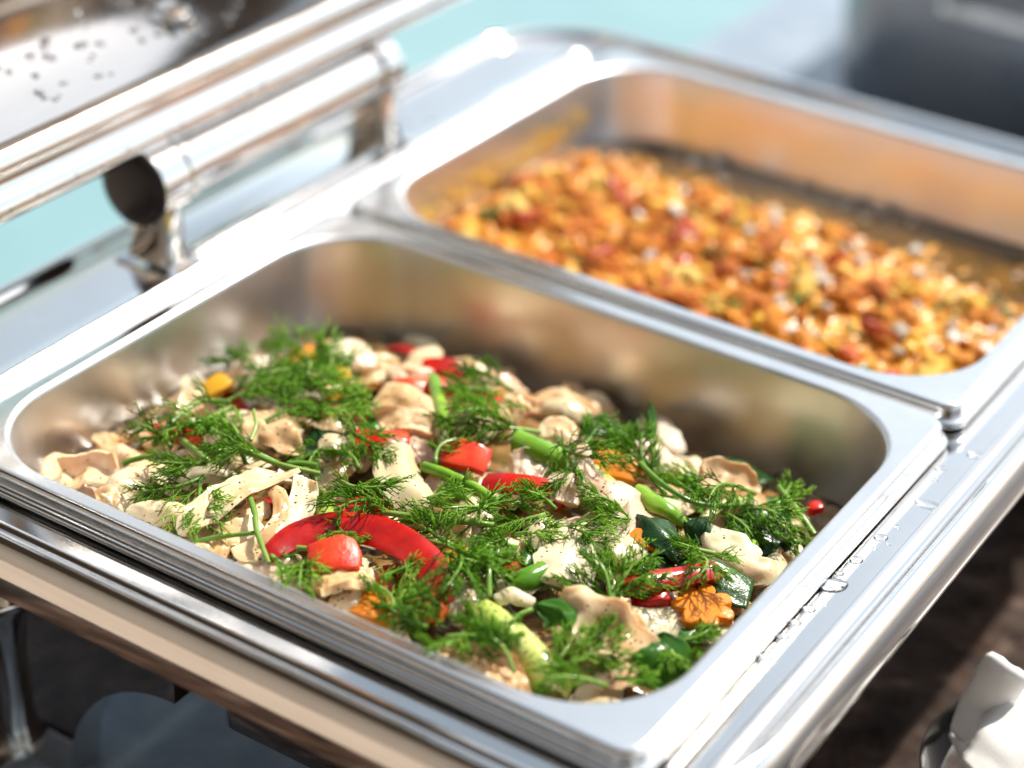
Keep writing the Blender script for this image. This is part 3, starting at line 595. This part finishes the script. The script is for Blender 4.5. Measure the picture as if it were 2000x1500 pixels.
# --- leek, scallion
piece('leek_piece', 'leek', 'leek', [(930, 1180, 8), (965, 1205, 9), (1000, 1240, 8)], [34, 36, 34], 1.6, 5.6, 'thick cut leek stalk end, yellow green, at the front', 'cut leek end', LK, ends=0, nz=.0002)
piece('leek_piece', 'leek', 'leek', [(995, 1225, 5), (1040, 1270, 6), (1085, 1325, 4)], [32, 33, 30], 1.6, 5.6, 'long pale leek stalk running to the front rim', 'long pale leek', LK, ends=0, nz=.0002)
piece('scallion_piece', 'scallion', 'scallion', [(1005, 848, 9), (1050, 868, 10), (1110, 895, 8)], [29, 30, 28], 1.4, 5.8, 'bright green scallion tube behind the centre', 'bright green scallion', LK, ends=0, nz=.0002)
piece('scallion_piece', 'scallion', 'scallion', [(846, 732, 10), (858, 780, 9), (872, 836, 8)], [13, 14, 14], 1.2, 5.8, 'thin pale green stem leaning at the back', 'leaning pale green stem', LK, ends=0, nz=.0002)
piece('scallion_piece', 'scallion', 'leek', [(1140, 905, 8), (1175, 935, 9), (1215, 970, 7)], [24, 26, 22], 1.4, 5.0, 'light green leek piece on the large pink squid', 'light green leek', LK, ends=0, nz=.0003)
piece('leek_piece', 'leek', 'leek', [(628, 975, 4), (640, 1000, 5), (645, 1020, 4)], [20, 22, 20], 1.5, 4.5, 'pale green leek bit behind the frayed squid strip', None, LK, ends=0)
piece('scallion_piece', 'scallion', 'scallion', [(1000, 1135, 6), (1030, 1122, 8), (1068, 1105, 8)], [18, 20, 18], 1.3, 4.6, 'bent green scallion piece left of the pointed onion leaf', 'bent green scallion', LK, ends=0)
piece('scallion_piece', 'scallion', 'scallion', [(825, 905, 9), (880, 925, 10), (930, 950, 9), (975, 980, 7)], [9, 10, 10, 9], 1.2, 5.8, 'long thin yellow green stalk crossing the centre', 'long thin stalk', LK, ends=0, nz=.0003)
piece('scallion_piece', 'scallion', 'scallion', [(1245, 945, 9), (1275, 975, 10), (1315, 1000, 9), (1345, 1020, 6)], [8, 12, 10, 6], 1.2, 3.0, 'curled lime green scallion ribbon beside the dark folded leaf', 'lime scallion ribbon', LK, nz=.0006)
piece('scallion_piece', 'scallion', 'scallion', [(1320, 935, 7), (1350, 935, 9), (1368, 965, 7), (1365, 1000, 4)], [5, 5, 5, 4], 1.2, 3.0, 'looped thin green scallion ribbon at the right', None, LK)
piece('scallion_piece', 'scallion', 'leek', [(1375, 1010, 4), (1410, 985, 6), (1470, 965, 6)], [6, 7, 5], 1.2, 3.0, 'yellow green scallion ribbon pointing to the right dill', None, LK)
piece('scallion_piece', 'scallion', 'scallion', [(1455, 1075, 5), (1468, 1065, 6), (1475, 1058, 6)], [11, 12, 11], 1.2, 5.6, 'short green scallion stub by the hooked squid sheet', None, LK, ends=0)
piece('scallion_piece', 'scallion', 'scallion', [(1435, 1062, 5), (1450, 1060, 5), (1462, 1060, 5)], [9, 10, 9], 1.2, 5.6, 'shortest green scallion stub above the hooked squid sheet', None, LK, ends=0)
# --- leaves
leaf([(1292, 1236, 12), (1300, 1270, 10), (1290, 1310, 5), (1270, 1345, 0)], 24, TOC + CR * .35 + Z * .2, 'broad bright green leaf in the front right corner', 'broad bright leaf', 'leaf', .25, .06, 1.0)
leaf([(1236, 1006, 9), (1275, 1018, 13), (1308, 1050, 12), (1322, 1100, 7)], 15, Z + TOC * .6 + CR * .4, 'wet dark folded leaf on the pink squid', 'wet dark folded leaf', 'darkleaf', .9, .12, .9)
leaf([(1330, 1108, 4), (1400, 1130, 6), (1468, 1158, 5)], 17, Z + TOC * .5, 'flat dark green leek leaf right of the red pepper stick', 'flat dark leek leaf', 'darkleaf', .15, .05, 1, True)
leaf([(1420, 1015, 3), (1480, 1030, 5), (1550, 1065, 2)], 26, Z + TOC * .3, 'big dark leaf under dill in the right corner', 'big dark leaf at the right', 'darkleaf', .4, .16, .9)
leaf([(1045, 1180, 9), (1085, 1188, 12), (1105, 1215, 11), (1100, 1245, 7)], 15, Z + TOC * .5, 'curled wet green leaf on the big lumpy squid', 'curled wet leaf', 'leaf', .9, .2, .9)
leaf([(1335, 1015, 8), (1372, 1032, 9), (1402, 1065, 5)], 13, Z + TOC * .6, 'small dark wet leaf above the hooked squid sheet', None, 'darkleaf', .9, .15, .9)
leaf([(1265, 875, 0), (1272, 830, 8), (1270, 782, 17)], 6, TOC, 'narrow dark leaf standing upright before the back wall', 'upright narrow leaf', 'darkleaf', .8, .1, .8)
leaf([(1235, 1085, 4), (1290, 1092, 5), (1350, 1100, 4)], 18, Z + TOC * .4, 'dark leaf behind the straight red pepper stick', None, 'darkleaf', .3, .14, 1)
leaf([(1285, 1225, 2), (1330, 1225, 3), (1385, 1240, 2)], 18, Z, 'dark leaf under the carrot flower', None, 'darkleaf', .3, .14, 1)
leaf([(1030, 1110, 6), (1048, 1078, 8), (1066, 1050, 8)], 11, Z + TOC * .5, 'green leaf scrap left of the curved onion petal', None, 'leaf', .4, .1, 1)
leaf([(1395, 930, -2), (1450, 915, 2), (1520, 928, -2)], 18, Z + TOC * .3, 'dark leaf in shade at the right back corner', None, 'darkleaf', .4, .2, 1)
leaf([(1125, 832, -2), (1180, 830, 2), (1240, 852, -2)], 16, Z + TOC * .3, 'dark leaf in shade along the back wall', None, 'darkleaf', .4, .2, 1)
leaf([(720, 852, 3), (735, 830, 5), (748, 798, 5)], 11, Z + TOC * .4, 'green leaf scrap left of the tan squid lump', None, 'leaf', .4, .15, 1)
leaf([(600, 890, 2), (622, 865, 4), (612, 835, 4)], 13, Z + TOC * .4, 'dark leaf between the tan squid sheet and white onion', None, 'darkleaf', .4, .15, 1)

# --- dill
def tube(A, B, r0, r1, up):
    t = (B - A); L = t.length
    if L < 1e-6: return [], []
    t /= L; s = t.cross(up)
    if s.length < 1e-3: s = t.cross(Vector((1, .2, .1)))
    s.normalize(); n = s.cross(t)
    V = []
    for c, r in ((A, r0), (B, r1)):
        for a in (0, 2.094, 4.189): V.append(c + s * (r * math.cos(a)) + n * (r * math.sin(a)))
    return V, [(0, 1, 4, 3), (1, 2, 5, 4), (2, 0, 3, 5)]
def polytube(pts, r0, r1, sides=3, rm=None):
    loops = []; n = len(pts)
    for i, c in enumerate(pts):
        t = (pts[min(i + 1, n - 1)] - pts[max(i - 1, 0)])
        t = t.normalized() if t.length > 1e-9 else Vector((1, 0, 0))
        s = t.cross(Vector((.13, .07, 1)))
        s = s.normalized() if s.length > 1e-3 else Vector((1, 0, 0)); nn = s.cross(t); r = r0 + (r1 - r0) * i / (n - 1)
        loops.append([c + s * (r * math.cos(2 * math.pi * k / sides)) + nn * (r * math.sin(2 * math.pi * k / sides)) for k in range(sides)])
    return loft(loops, True, True)
def dill_sprig(P0, P1, seed, fluff=1., bare=.25, lab=None, grp=None, H=H1):
    rn = random.Random(seed); ax = P1 - P0; L = ax.length; t = ax / L
    s = t.cross(Z).normalized(); n = s.cross(t)
    c1, c2 = rn.uniform(-.22, .22), rn.uniform(.0, .14)
    def main(u):
        p = P0 + ax * u + s * (c1 * L * math.sin(u * 3.14)) + n * (c2 * L * math.sin(u * 2.6)); return p
    def settle(p, hmin):
        g = H(p.x, p.y) + hmin
        return p if p.z > g else Vector((p.x, p.y, g + (p.z - g) * .12))
    stem = [main(i / 9) for i in range(10)]
    VS, FS = polytube(stem, .00105, .0004, 5)
    parts = []
    nodes = int(4 + L * 85); th = .00034
    for i in range(nodes):
        u = bare + (1 - bare) * (i + .3) / nodes; b = main(u); fwd = (main(min(u + .03, 1.03)) - b).normalized()
        for sd in (-1, 1):
            az = rn.uniform(-.9, .9)
            side = (s * math.cos(az) + n * math.sin(az)) * sd
            bl = L * (.46 * (1 - u) + .17) * rn.uniform(.7, 1.15) * fluff; bl = min(bl, .02)
            cv = rn.uniform(-.25, .45)
            def br(v, b=b, side=side, fwd=fwd, bl=bl, cv=cv):
                return b + (side * (.62 * math.sin(v * 1.3)) + fwd * (.72 * v + cv * v * v)) * bl - Z * (.12 * bl * v * v)
            pts = [settle(br(v / 4), .003) for v in range(5)]
            parts.append(polytube(pts, .00045, .0003))
            m = 4 if bl > .008 else 3
            for j in range(m):
                v = .25 + .72 * j / (m - 1); q = br(v); d = (br(v + .05) - br(v)).normalized()
                for sd2 in (-1, 1):
                    az2 = rn.uniform(0, 6.28)
                    lat = d.cross(Vector((math.cos(az2), math.sin(az2), rn.uniform(.2, 1)))).normalized() * sd2
                    tl = bl * rn.uniform(.45, .8) * (1.1 - .35 * v); tl = max(tl, .005)
                    e1 = q + (d * .85 + lat * .5) * (tl * .5); e2 = e1 + (d * .95 + lat * rn.uniform(.05, .5)) * (tl * .5) - Z * (tl * rn.uniform(-.25, .2))
                    parts.append(polytube([settle(q, .003), settle(e1, .003), settle(e2, .0025)], th, th * .5))
                    e3 = e1 + (d * .7 - lat * rn.uniform(.1, .5) + n * rn.uniform(-.5, .5)) * (tl * .45)
                    parts.append(polytube([settle(e1, .003), settle(e3, .0025)], th * .95, th * .5))
    VL, FL = join(*parts)
    root = empty('dill_sprig', P0, lab, 'dill', grp)
    mesh('stem', VS, FS, M['dillstem'], root); mesh('leaves', VL, FL, M['dill'], root)
    return root
DILL = '''400,930,270,965 392,935,405,1035 405,905,310,905 480,905,350,850 470,865,395,825 560,915,410,885 335,875,258,835
420,800,555,765 450,795,310,855 500,835,625,800 565,755,530,665 605,765,640,672 555,775,700,755 600,805,695,850 640,785,725,800 520,745,440,705 605,725,480,765
680,845,745,900 640,865,600,925 660,935,765,950 705,965,605,965 960,765,875,755 1005,765,900,722 950,805,865,825 1005,835,885,810 900,745,985,790 1055,845,930,850
850,905,905,860 700,915,655,880 760,985,650,1005 835,975,905,950 965,995,865,1000 965,1025,760,1010 900,1005,1055,975 1065,1005,960,1035
1085,995,1025,960 1000,1045,1085,1040 885,1065,825,1005 870,1080,905,1135 830,1055,862,1170 785,1075,640,1040 740,1130,810,1100
605,1085,585,1155 530,1085,605,1125 745,1180,835,1205 765,1225,720,1145 835,1225,745,1180 860,1185,795,1150 870,1245,965,1255 905,1235,835,1265 960,1265,900,1205
1005,1315,945,1240 1040,1190,1000,1245 1125,1290,1185,1215 1085,1315,1205,1290 1060,1335,1125,1240 1185,1340,1060,1330 1200,1325,1260,1325
1190,1180,1155,1085 1192,1180,1265,1085 1195,1180,1305,1130 1190,1172,1085,1130 1085,1030,1165,1095
1225,1000,1145,965 1250,1012,1165,1000 1335,1085,1362,1140 1395,1080,1315,1060 1300,965,1255,845 1285,935,1195,870 1390,985,1300,925
1475,965,1380,990 1500,985,1545,945 1490,1005,1565,1065 1445,995,1535,1020 1115,885,1160,825 1180,865,1250,850 1120,905,1075,955 1095,865,1195,905
1325,1255,1390,1230 1310,1265,1355,1295 920,1135,1005,1080 962,1150,958,1068 985,1120,900,1090 655,770,600,730 560,690,600,740
1010,1070,940,1080 1410,1000,1470,1050'''.split()
DIRN = ['right', 'up right', 'up', 'up left', 'left', 'down left', 'down', 'down right']
for i, q in enumerate(DILL):
    a, b, c, d = map(float, q.split(','))
    rn = random.Random(i * 13 + 1)
    P0 = at_field(a, b, H1, .007 + rn.uniform(-.001, .003)); P1 = at_field(c, d, H1, .009 + rn.choice([-.002, .001, .003, .007]))
    if (P1 - P0).length < .012: P1 = P0 + (P1 - P0).normalized() * .012
    ph = min(NAMED, key=lambda e: (e[0] - (P0 + P1) / 2).length)[1]
    dill_sprig(P0, P1, i + 100, rn.uniform(.85, 1.2), rn.choice([.08, .15, .3]), 'feathery dill sprig by the %s, tip pointing %s' % (ph, DIRN[int(((math.degrees(math.atan2(b - d, c - a)) + 382.5) % 360) // 45)]), 'dill by the ' + ph)
STEMS = [([(485, 965, 13), (497, 1000, 14), (502, 1040, 12), (525, 1100, 9)], 1.3, 'bright dill stalk rising over the squid fingers'),
         ([(370, 1062, 6), (420, 1050, 9), (500, 1040, 11)], 1.1, 'thin dill stalk branching left towards the front rim'),
         ([(350, 855, 8), (400, 895, 11), (405, 900, 10)], 1.6, 'cut dill stalk pointing up in the left clump'),
         ([(415, 900, 9), (470, 880, 11), (540, 905, 11), (625, 925, 9)], 1.3, 'long arched dill stalk right of the left clump'),
         ([(300, 870, 8), (330, 830, 11), (390, 785, 12), (450, 785, 11)], 1.2, 'arched dill stalk over the pointed squid tip'),
         ([(240, 905, 6), (270, 895, 7), (300, 890, 7)], 1.3, 'short dill stalk end at the far left'),
         ([(580, 1070, 10), (640, 1075, 11), (700, 1090, 12)], 1.1, 'thin dill stalk lying across the large curved red pepper'),
         ([(940, 1020, 10), (900, 1018, 11), (830, 1012, 11), (745, 1000, 9)], 1.6, 'thick dill stalk bundle across the centre'),
         ([(955, 1165, 8), (955, 1120, 12), (960, 1075, 14)], 1.3, 'upright dill stalk below the centre bundle'),
         ([(1190, 1200, 8), (1195, 1150, 12), (1185, 1095, 14)], 1.2, 'upright dill fork stalk right of the pointed onion leaf'),
         ([(1250, 905, 12), (1300, 950, 13), (1370, 985, 11), (1470, 985, 9)], 1.3, 'long dill stalk crossing towards the right corner'),
         ([(1590, 1045, 9), (1560, 1000, 12), (1520, 950, 13)], 1.5, 'thick green dill stalk drooping at the right wall'),
         ([(1560, 1060, 7), (1520, 1045, 8), (1490, 1010, 9)], 1.1, 'dark dill stalk under the drooping one at the right'),
         ([(620, 910, 10), (590, 905, 10), (560, 905, 10)], 1.4, 'stubby dill stalk right of the long arched one'),
         ([(490, 860, 15), (500, 830, 17), (495, 800, 19)], .9, 'thin dill stalk sticking up in the left clump')]
for pts, r, lab in STEMS:
    V, F = polytube(catmull(px_path(pts), 14), r * .001, r * .00075, 7)
    tag(mesh('dill_stalk', V, F, M['dillstem'], origin='base', sharp=60), lab, 'dill', 'bare dill stalks')

# ------------------------------------------------------------------ back pan: curry
Y0, Y1 = .2662, .53
def H2(x, y):
    m = max(0, 1 - ((x - .12) / .22) ** 2) * max(0, 1 - ((y - .35) / .14) ** 2)
    return -.0425 + .012 * m + .0022 * noise.noise(Vector((x * 60, y * 60, 7)))
tag(bed('curry_mass', Y0, Y1, H2, M['sauce'], -.002, 170, 150, .0045, 170), 'lumpy orange curry sauce filling the back pan', 'curry', kind='stuff')
Vb = [(x, y, -.0408) for x, y in rrect(.0185, .3065, Y0 + .0185, Y1 - .0185, .046, 14)]
tag(mesh('curry_broth', Vb, [tuple(range(len(Vb)))], M['broth']), 'oily brown broth along the back and right of the rear pan', 'broth', kind='stuff')
# greasy residue band on the left and back walls above the curry
rnb = random.Random(5); parts = []
for i in range(300):
    yy = rnb.uniform(Y0 + .045, Y1 - .05); zz = -.030 + abs(rnb.gauss(0, .0085))
    if zz > -.006: continue
    xx = .0150 + (-.020 - zz) * .0048 / .032 - .0015
    s_ = rnb.uniform(.0004, .0016); V, F = lathe([(.0001, -.0002), (s_, 0), (s_ * .6, .0005), (.0001, .0007)], (xx, yy, zz), 'x', 7); parts.append((V, F))
V, F = join(*parts); tag(mesh('curry_splashes', V, F, M['currypale']), 'yellow curry splashes stuck to the left wall of the rear pan', 'curry', kind='stuff')
def lump(seed, sub=2, amp=.35, fr=1.6, flat=.7):
    bm = bmesh.new(); bmesh.ops.create_icosphere(bm, subdivisions=sub, radius=1)
    sv = Vector((seed * 3.3, seed * 1.9, seed * 7.1))
    for v in bm.verts:
        d = 1 + amp * noise.fractal(v.co * fr + sv, 1, 2, 3); v.co = v.co * d; v.co.z *= flat
    me = bpy.data.meshes.new('curry_lump'); bm.to_mesh(me); bm.free()
    me.polygons.foreach_set('use_smooth', [True] * len(me.polygons)); return me
def dice(seed):
    rn = random.Random(seed); V, F = box(-1, 1, -.85, .85, -.5, .5, .2, .3, 3); me = bpy.data.meshes.new('dice')
    me.from_pydata([(v[0] + rn.uniform(-.05, .05), v[1] + rn.uniform(-.05, .05), v[2]) for v in V], [], F); me.update()
    me.polygons.foreach_set('use_smooth', [True] * len(me.polygons)); me.set_sharp_from_angle(angle=R(50)); return me
def leafbit(seed):
    V, F = strip_geo([(-1, 0, 0), (-.3, .1, .2), (.4, 0, .2), (1, -.1, 0)], [.4, 1.1, 1.1, .3], .12, .8, Z, n=9, m=5, nz=.05, nf=1, seed=seed, clamp=False)
    me = bpy.data.meshes.new('leafbit'); me.from_pydata([tuple(v) for v in V], [], F); me.update(); me.polygons.foreach_set('use_smooth', [True] * len(me.polygons)); return me
lib = {}
for kd, mats, fn, nn_ in (('curry_chunk', ['curry', 'curry', 'currypale', 'curry', 'curry', 'curry'], lambda s: lump(s, 3, .95, 1.9, .5), 12), ('yellow_chunk', ['yellow', 'currypale'], lambda s: lump(s, 2, .35, 1.3, .7), 4),
                          ('onion_dice', ['whiteonion'], dice, 4), ('herb_leaf', ['leaf'], leafbit, 4), ('red_pepper_bit', ['curryred'], dice, 3)):
    lib[kd] = []
    for j in range(nn_):
        me = fn(j + 1); me.materials.append(M[mats[j % len(mats)]]); lib[kd].append(me)
INFO = {'curry_chunk': ('orange curry chunk heaped in the rear pan', 'curry chunk', 'orange curry chunks'), 'yellow_chunk': ('yellow vegetable chunk in the rear pan curry', 'vegetable', 'yellow chunks in the curry'),
        'onion_dice': ('pale onion dice in the rear pan curry', 'onion', 'onion dice in the curry'), 'herb_leaf': ('green herb scrap on the rear pan curry', 'herb', 'herb scraps on the curry'),
        'red_pepper_bit': ('red pepper bit in the rear pan curry', 'red pepper', 'red pepper bits in the curry')}
rn = random.Random(21); cnts = dict(curry_chunk=290, yellow_chunk=36, onion_dice=62, herb_leaf=60, red_pepper_bit=22)
for kd, n_ in cnts.items():
    k = 0
    while k < n_:
        x, y = rn.uniform(.024, .303), rn.uniform(.288, .51)
        if not inside(x, y, Y0, Y1, .024): continue
        # the back and far right stay mostly broth
        dens = 1 - max(0, (y - .415) / .05) - (max(0, (x - .20) / .18) if kd == 'curry_chunk' else 0)
        if kd == 'onion_dice': dens = .35 + .65 * (x > .14)
        if rn.random() > dens: continue
        sz = {'curry_chunk': .0026 + .0062 * rn.random() ** 1.6, 'yellow_chunk': rn.uniform(.003, .006), 'onion_dice': rn.uniform(.0022, .0042), 'herb_leaf': rn.uniform(.003, .006), 'red_pepper_bit': rn.uniform(.003, .007)}[kd]
        o = bpy.data.objects.new(kd, rn.choice(lib[kd])); COL.objects.link(o)
        o.location = (x, y, max(H2(x, y), -.0420) + sz * rn.uniform(-.25, .25) + (.0016 if kd not in ('curry_chunk',) else 0))
        o.rotation_euler = (rn.uniform(-.7, .7), rn.uniform(-.7, .7), rn.uniform(0, 6.28)); o.scale = (sz, sz * rn.uniform(.7, 1.1), sz)
        l, c, g = INFO[kd]; zn = 'along the left wall' if x < .07 else 'at the right end' if x > .235 else 'near the front rim' if y < .335 else 'towards the back wall' if y > .42 else 'in the middle'
        big = {'curry_chunk': .0062, 'yellow_chunk': .0047, 'onion_dice': .0034, 'herb_leaf': .0047, 'red_pepper_bit': .0052}[kd]
        tag(o, ('large ' if sz > big else 'small ') + l + ', ' + zn, c, g); k += 1

# ------------------------------------------------------------------ water drops
def drop_mesh(seed, flat=.42):
    bm = bmesh.new(); bmesh.ops.create_icosphere(bm, subdivisions=3, radius=1)
    for v in bm.verts:
        d = 1 + .16 * noise.noise(v.co * 1.3 + Vector((seed * 5, 0, 0))); v.co.x *= d; v.co.y *= d
        v.co.z = v.co.z * flat if v.co.z > 0 else v.co.z * .06
    me = bpy.data.meshes.new('drop'); bm.to_mesh(me); bm.free(); me.polygons.foreach_set('use_smooth', [True] * len(me.polygons)); me.materials.append(M['water']); return me
DM = [drop_mesh(i) for i in range(5)]
def drop(p, s, el=1., rz=0, lab='', grp='', rot=None, dm=None):
    o = bpy.data.objects.new('water_drop', dm or random.choice(DM)); COL.objects.link(o); o.location = p; o.scale = (s * el, s, s)
    o.rotation_euler = rot or (0, 0, rz); tag(o, lab, 'water drop', grp); return o
for px, py, s, el, rz in ((1837, 915, 1.7, 1.3, .6), (1825, 936, 1.2, 1.2, .6), (1812, 985, 2.4, 2.2, .1), (1751, 1028, 1., 1.3, .3), (1721, 1049, 1.8, 1.6, .7), (1705, 1071, .9, 1.4, .7), (1673, 1093, 1.8, 1.5, .8),
                          (1634, 1117, 1.2, 1.5, .8), (1627, 1143, 3.4, 1.7, .9), (1581, 1189, 1.7, 1.5, .7), (1553, 1215, 1.4, 1.6, .7), (1526, 1241, 1.4, 1.7, .7), (1497, 1282, 1.9, 1.6, .7), (1905, 888, 2.2, 1.5, .5), (1735, 1062, .7, 1.3, .4), (1690, 1082, .6, 1, 0), (1610, 1180, .7, 1.2, 0)):
    p = at_z(px, py, -.0108); p.x = min(max(p.x, .3265), .3365)
    big = s > 3
    drop(p, s * .001, el, rz, 'largest water drop touching the pan on the right ledge' if big else ('long squiggly water drop on the right ledge' if el > 2 else 'small water drop on the flat right ledge of the chafing dish'), 'water drops on the right ledge')
rn = random.Random(33)
for i in range(150):
    a = LX - .022 - rn.random() ** 1.3 * .075; y = rn.uniform(.06, .56)
    o_ = interp([p[0] for p in LP[15:20]], min(1, max(0, (LX - .012 - a) / .091)))
    drop((a, y, .046 + o_ + .0002), rn.choice([.0007, .0009, .0012, .0016, .0022]), rn.uniform(1, 1.8), rn.uniform(0, 3), 'water drop beaded on the inside of the open lid', 'water drops in the lid')
for i in range(60):
    y = rn.uniform(.05, .57)
    drop((LX + .0001 - rn.choice([0, .0003]), y, .046 + rn.choice([.0060, .0075, .0090, .026])), rn.uniform(.0006, .0012), rn.uniform(1, 2.2), 0, 'water drop clinging to the rim of the open lid', 'water drops on the lid rim', (0, R(90), 0))
for i in range(70):
    t = rn.random()
    if t < .5: p = (rn.uniform(-.058, -.020), rn.uniform(.15, .45), -.0099)
    elif t < .75: p = (rn.uniform(-.0165, -.003), rn.uniform(.1, .52), -.0109)
    else: p = (HX + rn.uniform(-.005, .008), rn.uniform(HY0 + .025, HY1 - .02), 0)
    if t >= .75:
        a = rn.uniform(-.1, 1.1); p = (HX + .0151 * math.sin(a), p[1], HZ + .0151 * math.cos(a)); drop(p, rn.uniform(.0006, .0013), 1, 0, 'water drop on the hinge barrel', 'water drops on the hinge', (0, a, 0))
    else: drop(p, rn.uniform(.0007, .0018), rn.uniform(1, 1.6), rn.uniform(0, 3), 'water drop on the frame beside the hinge', 'water drops beside the hinge')

# ------------------------------------------------------------------ dark warmer behind, bowl with napkin
m, nt, b = newmat('dark_steel'); b.inputs['Metallic'].default_value = 1; b.inputs['Base Color'].default_value = (.34, .335, .335, 1)
nt.links.new(maprange(nt, noise_n(nt, coords(nt), 20, 4), .3, .7, .22, .40), b.inputs['Roughness']); M['darksteel'] = m
wx, wy = -.015, .87
wm = empty('food_warmer', (wx + .25, wy + .18, ZT), 'blurred dark steel food warmer standing behind at the upper right', 'food warmer')
V, F = loft([[(x, y, z) for x, y in rrect(wx + o, wx + .52 - o, wy + o, wy + .36 - o, .05, 12)] for o, z in ((.012, ZT + .001), (.006, ZT + .006), (.0, ZT + .02), (-.004, -.06), (-.006, -.03), (-.004, -.012), (.004, -.006))], True, True)
mesh('body', V, F, M['darksteel'], wm, sharp=50)
V, F = loft([[(x, y, z) for x, y in rrect(wx + o, wx + .52 - o, wy + o, wy + .36 - o, .055, 12)] for o, z in ((.0, -.012), (-.014, -.010), (-.018, -.004), (-.016, .003), (-.008, .006), (.010, .004))])
mesh('rim', V, F, M['polish'], wm, sharp=60)
V, F = loft([[(x, y, z) for x, y in rrect(wx + o, wx + .52 - o, wy + o, wy + .36 - o, .055, 12)] for o, z in ((.010, .0042), (.012, .03), (.02, .06), (.05, .085), (.09, .092))], False, True)
mesh('lid', V, F, M['darksteel'], wm, sharp=60)
for hx in (.10, .36):
    V, F = polytube(catmull([(wx + hx, wy - .003, -.05), (wx + hx, wy - .03, -.048), (wx + hx + .03, wy - .034, -.048), (wx + hx + .07, wy - .034, -.048), (wx + hx + .10, wy - .03, -.048), (wx + hx + .10, wy - .003, -.05)], 24), .006, .006, 10)
    mesh('handle', V, F, M['chrome'], wm)

pc = at_z(2030, 1540, -.11); pc = Vector((pc.x + .012, pc.y, ZT))
V, F = lathe([(.001, .0048), (.030, .0048), (.034, .008), (.050, .035), (.058, .064), (.0592, .066), (.0598, .065), (.052, .034), (.037, .006), (.032, .0002), (.001, .0002)][::-1], pc, 'z', 64)
tag(mesh('glass_bowl', V, F, M['glass'], origin=pc, sharp=60), 'clear glass bowl at the lower right on brown marble', 'bowl')
nap = empty('folded_napkin', pc + Vector((0, 0, .005)), 'white folded napkin resting in the glass bowl', 'napkin')
for P, W, cu, up in (([at_z(1885, 1455, -.105), at_z(1925, 1380, -.088), at_z(1975, 1300, -.066)], [.014, .020, .020], 1.4, TOC),
                     ([at_z(1890, 1500, -.108), at_z(1960, 1450, -.100), at_z(2060, 1370, -.090)], [.030, .042, .046], 1.5, Z + TOC * .5),
                     ([at_z(1930, 1560, -.100), at_z(2000, 1500, -.092), at_z(2080, 1420, -.085)], [.03, .04, .045], 1.2, Z + TOC)):
    V, F = strip_geo(P, W, .005, cu, up, n=22, m=13, ends=.12, nz=.0006, nf=40, seed=len(V), clamp=False, rag=.05, fold=.05, taper=.3)
    mesh('napkin_fold', V, F, M['linen'], nap)
